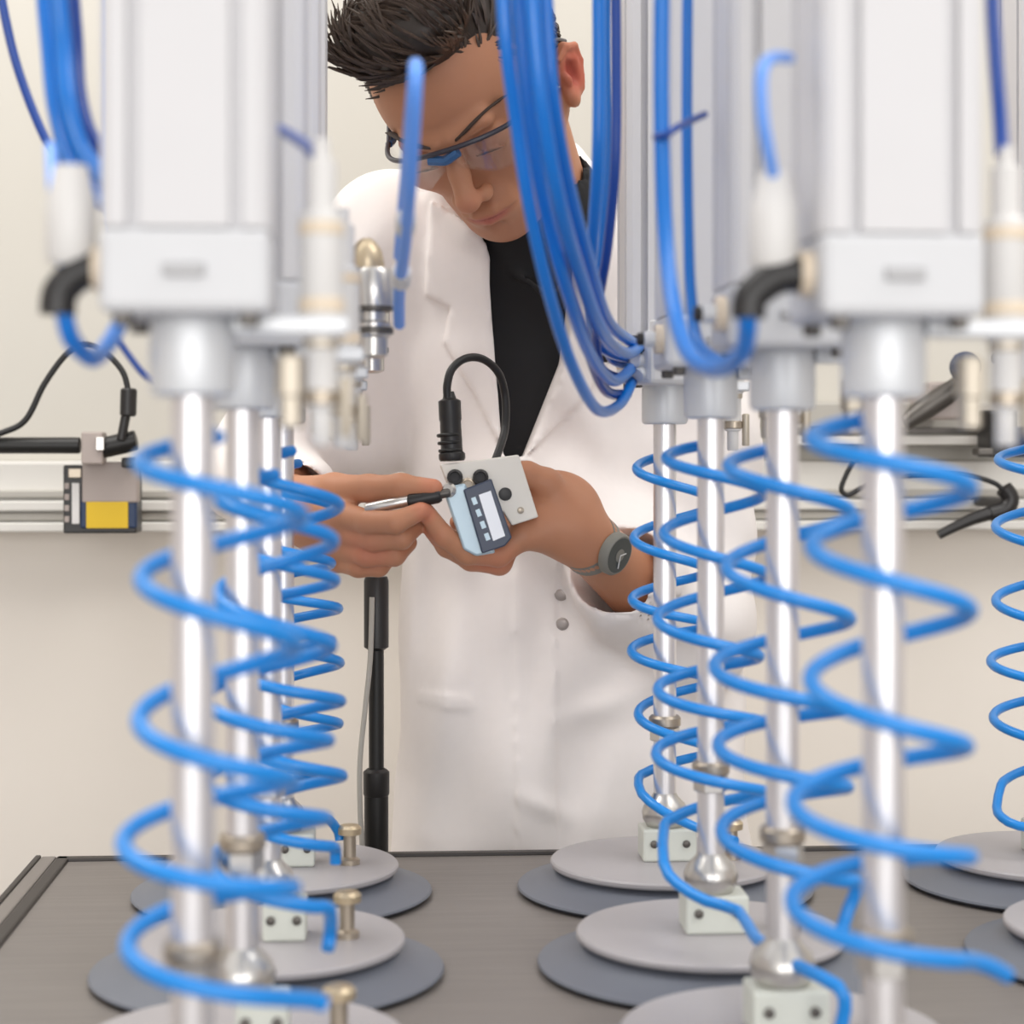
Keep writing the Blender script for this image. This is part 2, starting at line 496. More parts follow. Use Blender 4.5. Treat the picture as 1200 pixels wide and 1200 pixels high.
# ------------------------------------------------------------------ coiled blue hoses round the rods
def make_coil(row, i, cpx, rpx, ytop, pitch_px, nturn, phase, tail=None, grow=0.0, label=''):
    """cpx: pixel column of the coil's axis, rpx: its radius in pixels, ytop: pixel row of the first left-hand turn"""
    Y = YS[i]
    c = P(cpx, 500, Y)
    k = Y / F_PX
    R = rpx * k
    z0 = P(cpx, ytop, Y).z
    pitch = pitch_px * k
    rod_x = ROWX[row][i]
    pts = [Vector((rod_x, Y + .0155, 1.196)), Vector((rod_x, Y + .017, max(z0 + .34 * pitch, 1.17) if i == 0 else z0 + .36 * pitch))]
    # angle pi = left, 3/2 pi = towards the camera, 2 pi = right, 5/2 pi = behind
    a0 = math.pi * .52
    n = int(nturn * 18)
    for s in range(n + 1):
        a = a0 + s / 18 * 2 * math.pi
        turn = (a - math.pi) / (2 * math.pi)
        wob = 1 + .05 * math.sin(2.3 * turn + i * 1.7 + phase) + grow * turn / nturn
        sag = pitch * .10 * math.sin(1.7 * turn + phase)
        cx = c.x + .003 * math.sin(1.3 * turn + phase)
        pts.append(Vector((cx + R * wob * math.cos(a), Y + R * wob * .92 * math.sin(a), z0 - pitch * turn + sag)))
    if tail:
        pts += [P(*t) for t in tail]
    m = MB().tube(pts, .0040, 10, 2)
    o = m.build('coiled_hose', 'blue_coil', loc=(c.x, Y, z0))
    tag(o, label, 'hose', 'coiled blue air hoses')
    # end ferrules
    return o


cl = lambda which, row: f'coiled blue air hose winding round the {which} rod of the {row} row'
make_coil('left', 0, 252, 88, 545, 141, 4.65, 0.4, [(364, 1172, .846), (380, 1177, .85)], .10, 'blurred coiled blue air hose round the nearest rod of the left row')
make_coil('left', 1, 318, 68, 590, 107, 4.72, 1.1, [(387, 1092, 1.09), (384, 1112, 1.085)], .05, cl('second', 'left'))
make_coil('left', 2, 338, 56, 555, 78, 5.72, 2.0, [(393, 996, 1.32), (393, 1012, 1.322)], .05, cl('third', 'left'))
make_coil('left', 3, 348, 46, 562, 62, 6.72, 2.9, [(396, 974, 1.56), (398, 985, 1.56)], .05, 'dark blue looking coiled air hose round the farthest rod of the left row')
make_coil('right', 0, 1038, 88, 520, 140, 4.70, 0.2, [(1160, 1132, .842), (1180, 1143, .85)], .22, 'blurred coiled blue air hose round the nearest rod of the right row')
make_coil('right', 1, 921, 74, 560, 108, 4.72, 1.5, [(994, 1066, 1.075), (986, 1092, 1.07)], .08, cl('second', 'right'))
make_coil('right', 2, 834, 60, 545, 88, 5.20, 0.8, [(778, 1012, 1.29), (794, 1036, 1.27), (828, 1056, 1.25), (866, 1068, 1.23), (886, 1100, 1.16), (935, 1132, 1.07), (982, 1156, 1.04), (990, 1182, 1.04), (982, 1215, 1.04)], .05, 'coiled blue air hose round the third right rod with a long drooping tail')
make_coil('right', 3, 790, 46, 556, 72, 5.22, 2.2, [(752, 930, 1.55), (776, 950, 1.53), (812, 968, 1.52), (862, 986, 1.48)], .05, 'dark blue looking coiled air hose round the farthest rod of the right row')
make_coil('far right', 3, 1222, 56, 548, 78, 5.22, 1.0, [(1168, 946, 1.56), (1174, 958, 1.545), (1194, 968, 1.53), (1232, 972, 1.525)], .0, 'coiled blue air hose cut off by the right frame edge')


# ------------------------------------------------------------------ loose blue hoses
def hose(pts, r, m_, label, ties=()):
    o = MB().tube([P(*p) for p in pts], r, 12, 8).build('air_hose', m_, loc=P(*pts[-1]))
    return tag(o, label, 'hose')


Yb = 1.12
hose([(586, -330, 1.10), (588, -80, 1.10), (592, 40, 1.10), (606, 150, 1.12), (622, 250, 1.14), (645, 350, 1.18), (671, 430, 1.25), (700, 480, 1.34), (726, 474, 1.43), (742, 445, 1.50)], .0042, 'blue', 'lowest hanging blue hose at the left edge of the middle bundle')
hose([(602, -330, 1.13), (604, -80, 1.13), (610, 40, 1.13), (622, 150, 1.14), (640, 250, 1.16), (664, 340, 1.2), (690, 412, 1.3), (718, 446, 1.4), (742, 430, 1.5)], .0044, 'blue', 'second blue hose from the left in the middle bundle')
hose([(618, -330, 1.09), (621, -80, 1.09), (626, 40, 1.09), (637, 140, 1.1), (656, 240, 1.13), (680, 325, 1.2), (706, 390, 1.3), (733, 414, 1.42), (752, 404, 1.5)], .0046, 'blue', 'third blue hose of the middle bundle, crossing in front of the cheek')
hose([(636, -330, 1.12), (638, -80, 1.12), (642, 40, 1.12), (650, 130, 1.13), (667, 220, 1.17), (688, 300, 1.23), (712, 375, 1.35), (742, 402, 1.48)], .0044, 'blue', 'blue hose at the right edge of the middle bundle beside the ear')
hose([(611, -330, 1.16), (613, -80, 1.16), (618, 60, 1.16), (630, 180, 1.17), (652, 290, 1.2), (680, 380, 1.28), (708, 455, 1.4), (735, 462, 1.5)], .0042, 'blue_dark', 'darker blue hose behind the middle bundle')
hose([(701, -330, 1.25), (701, -80, 1.25), (702, 100, 1.25), (700, 200, 1.26), (694, 290, 1.3), (690, 350, 1.36), (704, 405, 1.44), (736, 420, 1.51)], .0044, 'blue', 'straight blue hose hanging right of the ear')
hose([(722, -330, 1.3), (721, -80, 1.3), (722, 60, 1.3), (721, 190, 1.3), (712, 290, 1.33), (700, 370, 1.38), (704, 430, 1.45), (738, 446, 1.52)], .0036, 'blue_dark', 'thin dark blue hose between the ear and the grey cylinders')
hose([(710, -330, 1.4), (710, 40, 1.4), (711, 160, 1.4), (707, 280, 1.41), (699, 360, 1.44), (716, 420, 1.49), (748, 428, 1.54)], .0034, 'blue', 'thin blue hose behind the two straight ones right of the ear')
hr = hose([(777, -330, 1.06), (776, -60, 1.06), (775, 120, 1.06), (779, 260, 1.05), (788, 350, 1.02), (806, 412, .97), (836, 432, .92), (868, 416, .87), (876, 385, .845), (874, 366, .838)], .0046, 'blue', 'blue hose hanging in a U to the black elbow left of the nearest right cylinder')
MB().tube([P(768, 160, 1.058), P(780, 158, 1.05), P(796, 148, 1.06), (P(826, 134, 1.1))], .0022, 8, 5).build('tie_strap', 'blue_dark', hr)
hose([(806, -330, 1.14), (806, -60, 1.14), (805, 140, 1.14), (807, 280, 1.13), (810, 345, 1.12), (818, 400, 1.1), (845, 425, 1.06)], .0034, 'blue', 'thinner blue hose just right of the U shaped hose')
hose([(925, 68, .84), (905, 68, .815), (893, 84, .80), (893, 130, .80), (899, 170, .805), (906, 205, .815)], .0026, 'blue_pale', 'pale blue hose hook above the white fitting of the nearest right cylinder')
hose([(1160, -330, .86), (1162, -40, .86), (1166, 60, .86), (1171, 130, .858), (1174, 180, .85)], .0034, 'blue_dark', 'dark blue hose entering the top of the sensor stack at the right edge')
hose([(318, 148, .98), (332, 154, .95), (352, 166, .9), (366, 178, .87), (376, 196, .852)], .003, 'blue_dark', 'short dark blue hose beside the sensor stack of the nearest left cylinder')
# left bundle
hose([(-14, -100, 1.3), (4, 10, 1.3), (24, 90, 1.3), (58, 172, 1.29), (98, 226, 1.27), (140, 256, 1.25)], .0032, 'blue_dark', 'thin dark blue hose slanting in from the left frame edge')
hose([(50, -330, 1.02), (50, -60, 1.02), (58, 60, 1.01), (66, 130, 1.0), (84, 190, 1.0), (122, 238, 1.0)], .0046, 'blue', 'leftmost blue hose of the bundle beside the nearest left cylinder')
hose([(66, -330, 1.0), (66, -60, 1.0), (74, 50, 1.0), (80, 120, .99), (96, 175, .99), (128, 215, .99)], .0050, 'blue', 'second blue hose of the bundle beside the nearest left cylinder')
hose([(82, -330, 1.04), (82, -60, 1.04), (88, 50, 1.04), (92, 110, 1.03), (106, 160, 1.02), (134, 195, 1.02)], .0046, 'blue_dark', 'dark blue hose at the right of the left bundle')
hose([(74, -330, 1.07), (74, -40, 1.07), (84, 80, 1.06), (96, 160, 1.04), (126, 232, 1.03)], .0046, 'blue', 'blue hose tucked behind the left bundle')
hose([(124, -330, 1.0), (124, -60, 1.0), (124, 120, 1.0), (125, 250, 1.0), (135, 300, 1.0)], .003, 'blue_pale', 'pale blue hose running straight down the side of the nearest left cylinder')
hose([(60, 172, .90), (63, 220, .87), (69, 270, .85), (75, 300, .838), (77, 318, .838)], .003, 'blue_pale', 'short pale blue hose rising from the black elbow at far left')
hose([(75, 364, .838), (84, 398, .845), (108, 420, .87), (126, 404, .9), (140, 380, .93)], .0042, 'blue', 'short bent blue hose under the black elbow at far left')
hose([(138, 398, 1.2), (152, 418, 1.2), (170, 440, 1.2), (196, 460, 1.2)], .0022, 'blue_dark', 'thin dark blue hose slanting behind the nearest left collar')
# hairpin in front of the face
hp = hose([(468, 380, 1.28), (468, 340, 1.22), (474, 290, 1.14), (480, 220, 1.05), (485, 140, 1.0), (487, 92, .985), (487, 76, 1.0), (486, 90, 1.02), (481, 150, 1.05), (474, 230, 1.14), (468, 300, 1.24)], .0040, 'blue_pale', 'pale blue hose looped up in front of the forehead')
for py, Yy in ((262, 1.11), (324, 1.2)):
    a, b = P(476 - (py - 262) * .08, py - 7, Yy - .012), P(475 - (py - 262) * .08, py + 7, Yy + .008)
    MB().cyl(a, b, .0062, 16, .001).build('hose_ferrule', 'white_plastic', hp, label='white ferrule')

# ------------------------------------------------------------------ fittings between the hoses and the farthest right cylinder
mf = thing('hose_manifold', P(768, 440, 1.5), 'grey and white hose manifold under the middle bundle beside the farthest right cylinder', 'manifold')
cm = P(770, 425, 1.5)
mbx = MB().box(cm, (.040, .03, .036), .004, rotz(.6)).build('manifold_block', 'cap_alu', mf)
for px, py in ((742, 400), (758, 404), (744, 422), (748, 440)):
    a = P(px, py, 1.485); 
    MB().cyl(a, a + (cm - a).normalized() * .016, .0062, 14, .001).build('hose_socket', 'black' if py < 410 else 'collar', mbx)
MB().cyl(cm + Vector((.0, 0, .014)), cm + Vector((0, 0, .034)), .006, 14, .001).build('top_plug', 'white_plastic', mbx)
MB().box((ROWX['right'][3] - .006, 1.535, cm.z + .02), (.03, .04, .016), .002).build('manifold_bracket', 'collar', mf)

# ------------------------------------------------------------------ sensor units on the back wall
YW = 2.20
kw = YW / F_PX
sb = P(118, 584, YW)
su = thing('wall_sensor', P(118, 622, YW), 'small black sensor box with yellow label on the left wall rail', 'sensor')


def wbox(px0, py0, px1, py1, Y0, Y1, name, m_, parent, bev=.002, label=None):
    """axis aligned box whose front face (at depth Y0) covers a pixel rectangle"""
    a, b = P(px0, py0, Y0), P(px1, py1, Y0)
    return MB().box(((a.x + b.x) / 2, (Y0 + Y1) / 2, (a.z + b.z) / 2), (abs(b.x - a.x), Y1 - Y0, abs(a.z - b.z)), bev).build(name, m_, parent, label)


hs = wbox(74, 545, 160, 625, YW, YW + .05, 'housing', 'black', su)
wbox(96, 541, 161, 589, YW - .006, YW + .02, 'front_plate', 'taupe', su)
wbox(94, 586, 160, 619, YW - .004, YW + .01, 'lower_plate', 'blue_label', su)
wbox(101, 588, 150, 619, YW - .006, YW, 'warning_label', 'yellow', su, .0005)
wbox(84, 566, 93, 614, YW - .004, YW, 'light_strip', 'white_plastic', su, .0008)
for k in range(4):
    wbox(75.5, 566 + k * 13, 81, 573 + k * 13, YW - .003, YW, 'pin', 'taupe', hs, .0004)
wbox(80, 549, 95, 560, YW - .003, YW, 'cable_gland', 'pin', hs, .001)
wbox(100, 596, 140, 616, YW + .05, WY - .05, 'wall_mount', 'taupe', su)
ba = thing('clamp_bracket', P(20, 522, YW - .02), 'black horizontal bar with grey clamp at the left frame edge', 'bracket arm')
MB().cyl(P(-260, 522, YW - .02), P(94, 522, YW - .02), .0095, 18, .001).build('bar', 'black_metal', ba)
MB().box(P(-240, 522, (YW - .02 + WY) / 2), (.04, WY - YW + .02 - .012, .05), .003).build('wall_mount', 'black_metal', ba)
wbox(95, 506, 120, 544, YW - .035, YW + .0, 'clamp', 'taupe', ba)
wbox(112, 512, 122, 528, YW - .04, YW - .035, 'clamp_screw', 'steel', ba, .001)
MB().cyl(P(120, 525, YW - .02), P(160, 516, YW - .02), .012, 16, .001).build('joint', 'black_metal', ba)
wbox(142, 536, 158, 548, YW - .02, YW, 'joint_foot', 'black_metal', ba)
ca = MB().tube([P(*q) for q in ((-60, 528, YW - .03), (0, 508, YW - .03), (30, 492, YW - .03), (52, 450, YW - .03), (78, 415, YW - .03), (100, 404, YW - .03), (124, 414, YW - .03), (144, 436, YW - .03), (151, 462, YW - .03))], .0035, 10, 8).build('sensor_cable', 'black_cable', loc=P(151, 470, YW - .03))
tag(ca, 'black cable arching above the black bar at far left', 'cable')
MB().cyl(P(151, 455, YW - .03), P(150, 488, YW - .03), .0095, 14, .002).build('plug', 'black', ca)
MB().cyl(P(148, 484, YW - .03), P(142, 516, YW - .03), .0055, 12, .001).build('plug_tail', 'black', ca)

rs = thing('wall_connector', P(1180, 530, YW), 'black connector block on the wall rail at the right frame edge', 'connector')
wbox(1160, 480, 1192, 536, YW, YW + .05, 'housing', 'black', rs)
wbox(1180, 500, 1210, 536, YW - .008, YW + .03, 'latch', 'blue_label', rs)
wbox(1146, 525, 1165, 534, YW - .004, YW + .02, 'foot', 'dark_steel', rs)
wbox(1162, 488, 1188, 512, YW + .05, WY - .058, 'wall_mount', 'taupe', rs)
cb = MB().tube([P(*q) for q in ((1000, 540, YW), (990, 560, YW), (986, 574, YW), (994, 580, YW), (1010, 572, YW), (1040, 560, YW), (1085, 556, YW), (1130, 557, YW), (1165, 566, YW), (1180, 580, YW))], .0032, 10, 8).build('wall_cable', 'black_cable', loc=P(1180, 585, YW))
tag(cb, 'thin black cable curving along the wall rail behind the nearest right rod', 'cable')
MB().tube([P(*q) for q in ((1176, 572, YW), (1184, 584, YW), (1178, 596, YW), (1160, 602, YW))], .0105, 12, 5).build('angled_plug', 'black', cb)
MB().tube([P(*q) for q in ((1165, 600, YW), (1140, 608, YW), (1118, 618, YW), (1100, 627, YW))], .006, 12, 4, rads=[.009, .0075, .006, .0055]).build('plug_sleeve', 'black', cb)
MB().cyl(P(1178, 590, YW), Vector((P(1178, 590, YW).x, WY - .04, P(1178, 590, YW).z)), .006, 12, .001).build('cable_clip', 'black', cb)
sw = thing('swivel_bracket', P(1100, 470, YW), 'grey swivel arm with blue knob on the wall right of the nearest right rod', 'bracket arm')
MB().tube([P(*q) for q in ((1060, 496, YW), (1085, 478, YW), (1112, 460, YW), (1140, 440, YW))], .012, 12, 4, rads=[.010, .014, .013, .010]).build('arm', 'dark_steel', sw)
MB().box(P(1110, 470, YW + .03), (.06, .05, .045), .004).build('joint_block', 'taupe', sw)
MB().lathe(P(1128, 432, YW - .02), [(.010, 0), (.017, .003), (.017, .015), (.008, .022)], 18, (0, -1, .2)).build('knob', 'blue_label', sw)
MB().tube([P(*q) for q in ((1118, 420, YW), (1130, 428, YW), (1142, 446, YW))], .006, 10, 4).build('lever', 'blue_label', sw)
MB().box((P(1110, 475, YW).x, (YW + .05 + WY - .012) / 2, P(1110, 475, YW).z), (.03, WY - YW - .062, .03), .002).build('wall_mount', 'taupe', sw)

# black pole stand behind the table
ps = P(441, 900, 1.79)
st = thing('pole_stand', (ps.x, ps.y, 0), 'black pole stand just behind the table, left of the lab coat', 'stand')
zz = lambda py: P(441, py, 1.79).z
MB().cyl((ps.x, ps.y, .10), (ps.x, ps.y, zz(905)), .0115, 20, .001).build('lower_tube', 'black_metal', st)
MB().cyl((ps.x, ps.y, zz(910)), (ps.x, ps.y, zz(750)), .0072, 18, .001).build('inner_tube', 'black_metal', st)
MB().lathe((ps.x, ps.y, zz(908)), [(.0115, -.02), (.0125, -.018), (.0125, .003), (.009, .006)], 20).build('clutch', 'black', st)
MB().lathe((ps.x, ps.y, zz(762)), [(.0075, 0), (.0118, .003), (.0118, .066), (.0105, .07)], 20).build('grip', 'black', st)
MB().cyl((ps.x, ps.y, zz(680)), (ps.x, ps.y, zz(640)), .006, 14, .001).build('top_stud', 'steel', st)
MB().lathe((ps.x, ps.y, .0), [(.13, 0), (.13, .012), (.12, .02), (.03, .028), (.02, .05), (.0135, .10)], 32).build('base', 'black_metal', st)
pc = MB().tube([P(*q) for q in ((436, 700, 1.775), (434, 770, 1.775), (428, 830, 1.775), (422, 890, 1.775), (422, 950, 1.775), (425, 1010, 1.775), (428, 1200, 1.775), (430, 1500, 1.775))], .0026, 10, 6).build('stand_cable', 'rail_grey', loc=P(436, 700, 1.775))
tag(pc, 'thin grey cable hanging down beside the black pole stand', 'cable')

# ------------------------------------------------------------------ signed distance field modelling for the person
class Field:
    """rectilinear grid, smooth blending of simple solids, surface nets"""

    def __init__(self, xs, ys, zs):
        self.ax = [np.asarray(a, np.float32) for a in (xs, ys, zs)]
        self.D = np.full([len(a) for a in self.ax], 0.06, np.float32)

    def _win(self, lo, hi):
        s = []
        for a, l, h in zip(self.ax, lo, hi):
            i, j = np.searchsorted(a, l), np.searchsorted(a, h)
            if j <= i: return None
            s.append(slice(i, j))
        return tuple(s)

    def apply(self, fn, lo, hi, k=0.01, mode='u', m=0.05):
        w = self._win([l - m for l in lo], [h + m for h in hi])
        if w is None: return self
        X = self.ax[0][w[0]][:, None, None]; Y = self.ax[1][w[1]][None, :, None]; Z = self.ax[2][w[2]][None, None, :]
        d = fn(X, Y, Z).astype(np.float32)
        D = self.D[w]
        if mode == 'u':
            h = np.clip(.5 + .5 * (D - d) / k, 0, 1)
            self.D[w] = D * (1 - h) + d * h - k * h * (1 - h)
        elif mode == 's':
            h = np.clip(.5 - .5 * (D + d) / k, 0, 1)
            self.D[w] = D * (1 - h) + (-d) * h + k * h * (1 - h)
        elif mode == 'a':               # add a displacement
            self.D[w] = D + d
        return self

    def cone(self, a, b, ra, rb, k=0.01, mode='u'):
        a, b = np.array(a, np.float32), np.array(b, np.float32)
        ab = b - a; L2 = float(ab @ ab) + 1e-12

        def fn(X, Y, Z):
            t = np.clip(((X - a[0]) * ab[0] + (Y - a[1]) * ab[1] + (Z - a[2]) * ab[2]) / L2, 0, 1)
            return np.sqrt((X - a[0] - t * ab[0]) ** 2 + (Y - a[1] - t * ab[1]) ** 2 + (Z - a[2] - t * ab[2]) ** 2) - (ra + (rb - ra) * t)
        r = max(ra, rb)
        return self.apply(fn, np.minimum(a, b) - r, np.maximum(a, b) + r, k, mode, .03 + k)

    def chain(self, pts, rads, k=0.01, mode='u'):
        for i in range(len(pts) - 1):
            self.cone(pts[i], pts[i + 1], rads[i], rads[i + 1], k, mode)
        return self

    def ball(self, c, r, k=0.01, mode='u'):
        return self.ell(c, (r, r, r), np.eye(3), k, mode)

    def ell(self, c, r, R=None, k=0.01, mode='u'):
        """ellipsoid; the rows of R are its axes"""
        c = np.array(c, np.float32); r = np.array(r, np.float32)
        R = np.eye(3, dtype=np.float32) if R is None else np.array(R, np.float32)

        def fn(X, Y, Z):
            x, y, z = X - c[0], Y - c[1], Z - c[2]
            q = [R[i, 0] * x + R[i, 1] * y + R[i, 2] * z for i in range(3)]
            k0 = np.sqrt((q[0] / r[0]) ** 2 + (q[1] / r[1]) ** 2 + (q[2] / r[2]) ** 2)
            k1 = np.sqrt((q[0] / r[0] ** 2) ** 2 + (q[1] / r[1] ** 2) ** 2 + (q[2] / r[2] ** 2) ** 2) + 1e-6
            return k0 * (k0 - 1) / k1
        m = float(r.max())
        return self.apply(fn, c - m, c + m, k, mode, .03 + k)

    def loft(self, st, k=0.02, e=2.3, mode='u'):
        """stack of super-ellipses (z, cx, cy, a, b), z ascending"""
        st = np.array(sorted(st), np.float32)

        def fn(X, Y, Z):
            z = np.clip(Z, st[0, 0], st[-1, 0])
            # smooth interpolation of the stations
            f = lambda i: smooth_interp(z, st[:, 0], st[:, i])
            cx, cy, a, b = f(1), f(2), f(3), f(4)
            q = (np.abs((X - cx) / a) ** e + np.abs((Y - cy) / b) ** e) ** (1 / e)
            d = (q - 1) * np.minimum(a, b)
            return np.maximum(d, np.maximum(st[0, 0] - Z, Z - st[-1, 0]))
        lo = [float((st[:, 1] - st[:, 3]).min()), float((st[:, 2] - st[:, 4]).min()), float(st[0, 0])]
        hi = [float((st[:, 1] + st[:, 3]).max()), float((st[:, 2] + st[:, 4]).max()), float(st[-1, 0])]
        return self.apply(fn, lo, hi, k, mode)

    def mesh(self):
        D = self.D
        nx, ny, nz = D.shape
        S = D < 0
        c = np.zeros((nx - 1, ny - 1, nz - 1), np.uint8)
        for i in (0, 1):
            for j in (0, 1):
                for l in (0, 1):
                    c += S[i:nx - 1 + i, j:ny - 1 + j, l:nz - 1 + l]
        I = np.argwhere((c > 0) & (c < 8))
        idx = np.full(c.shape, -1, np.int32)
        idx[I[:, 0], I[:, 1], I[:, 2]] = np.arange(len(I))
        acc = np.zeros((len(I), 3)); cnt = np.zeros(len(I))
        cor = [(i, j, l) for i in (0, 1) for j in (0, 1) for l in (0, 1)]
        val = {q: D[I[:, 0] + q[0], I[:, 1] + q[1], I[:, 2] + q[2]].astype(float) for q in cor}
        pos = {q: np.stack([self.ax[n][I[:, n] + q[n]] for n in range(3)], 1).astype(float) for q in cor}
        for q in cor:
            for n in range(3):
                if q[n]: continue
                r = list(q); r[n] = 1; r = tuple(r)
                a, b = val[q], val[r]
                mk = (a < 0) != (b < 0)
                t = np.where(mk, a / np.where(mk, a - b, 1), 0)[:, None]
                acc += np.where(mk[:, None], pos[q] * (1 - t) + pos[r] * t, 0); cnt += mk
        V = acc / cnt[:, None]
        F = []
        for n in range(3):
            m1, m2 = (n + 1) % 3, (n + 2) % 3
            lo = [slice(None)] * 3; hi = [slice(None)] * 3
            lo[n] = slice(0, -1); hi[n] = slice(1, None)
            E = np.argwhere(S[tuple(lo)] != S[tuple(hi)])
            ok = (E[:, m1] > 0) & (E[:, m2] > 0) & (E[:, m1] < D.shape[m1] - 1) & (E[:, m2] < D.shape[m2] - 1)
            E = E[ok]
            fl = S[E[:, 0], E[:, 1], E[:, 2]]
            g = []
            for d1, d2 in ((1, 1), (0, 1), (0, 0), (1, 0)):
                e = E.copy(); e[:, m1] -= d1; e[:, m2] -= d2
                g.append(idx[e[:, 0], e[:, 1], e[:, 2]])
            q = np.stack(g, 1)
            q[~fl] = q[~fl][:, ::-1]
            F.append(q)
        return V, np.concatenate(F)


def smooth_interp(z, zs, vs_):
    """piecewise cosine-eased interpolation"""
    i = np.clip(np.searchsorted(zs, z) - 1, 0, len(zs) - 2)
    t = (z - zs[i]) / (zs[i + 1] - zs[i])
    d = np.gradient(vs_, zs)
    h = zs[i + 1] - zs[i]
    t2, t3 = t * t, t * t * t
    return (2 * t3 - 3 * t2 + 1) * vs_[i] + (t3 - 2 * t2 + t) * h * d[i] + (3 * t2 - 2 * t3) * vs_[i + 1] + (t3 - t2) * h * d[i + 1]


def axis(lo, hi, coarse, fines):
    """grid line positions: 'coarse' spacing, and finer inside the given (lo, hi, step) spans"""
    out = [lo]
    while out[-1] < hi:
        p = out[-1]; st = coarse
        for a, b, f in fines:
            if a - coarse <= p <= b: st = min(st, f)
        out.append(p + st)
    return np.array(out)


def mesh_object(name, V, F, material, parent=None, base=None, label=None, colors=None):
    me = bpy.data.meshes.new(name)
    o = bpy.data.objects.new(name, me)
    COL.objects.link(o)
    off = np.array(world_loc(parent)) if parent is not None else np.array(base if base is not None else (0, 0, 0))
    if parent is not None: o.parent = parent
    else: o.location = off
    V = V - off
    me.vertices.add(len(V)); me.vertices.foreach_set('co', V.astype(np.float32).ravel())
    me.loops.add(F.size); me.loops.foreach_set('vertex_index', F.astype(np.int32).ravel())
    me.polygons.add(len(F)); me.polygons.foreach_set('loop_start', np.arange(len(F), dtype=np.int32) * 4)
    me.polygons.foreach_set('use_smooth', np.ones(len(F), bool))
    me.update(calc_edges=True); me.validate()
    if colors is not None:
        at = me.color_attributes.new('tint', 'FLOAT_COLOR', 'POINT')
        at.data.foreach_set('color', np.concatenate([colors, np.ones((len(colors), 1))], 1).astype(np.float32).ravel())
    me.materials.append(M[material])
    if label: o['label'] = label
    return o


v3 = lambda *a: np.array(P(*a))

# ---- head frame (canonical: x to the photo's right, -y forward, z up; metres)
PSI, THE, RHO, HS = math.radians(28), math.radians(42), math.radians(13), 1.05
Rh = (Matrix.Rotation(-RHO, 3, 'Y') @ Matrix.Rotation(-PSI, 3, 'Z') @ Matrix.Rotation(THE, 3, 'X'))
Rh = np.array(Rh)
nas = v3(527, 180, 1.655)
HC = nas - Rh @ (np.array([0, -.097, .008]) * HS)
hw = lambda p: HC + Rh @ (np.array(p, float) * HS)
AX = Rh.T     # rows are the head's axes in world space


class HeadOps:
    def __init__(self, fld, low=1.0): self.f, self.low = fld, low

    def w(self, p):          # a slightly shorter lower face
        return hw((p[0], p[1], p[2] * self.low if p[2] < 0 else p[2]))

    def ell(self, c, r, k=.01, mode='u', rot=None):
        A = AX if rot is None else np.array(rot).T @ AX
        self.f.ell(self.w(c), np.array(r) * HS, A, k * HS, mode)

    def cone(self, a, b, ra, rb, k=.01, mode='u'):
        self.f.cone(self.w(a), self.w(b), ra * HS, rb * HS, k * HS, mode)

    def chain(self, pts, rads, k=.01, mode='u'):
        self.f.chain([self.w(p) for p in pts], [r * HS for r in rads], k * HS, mode)


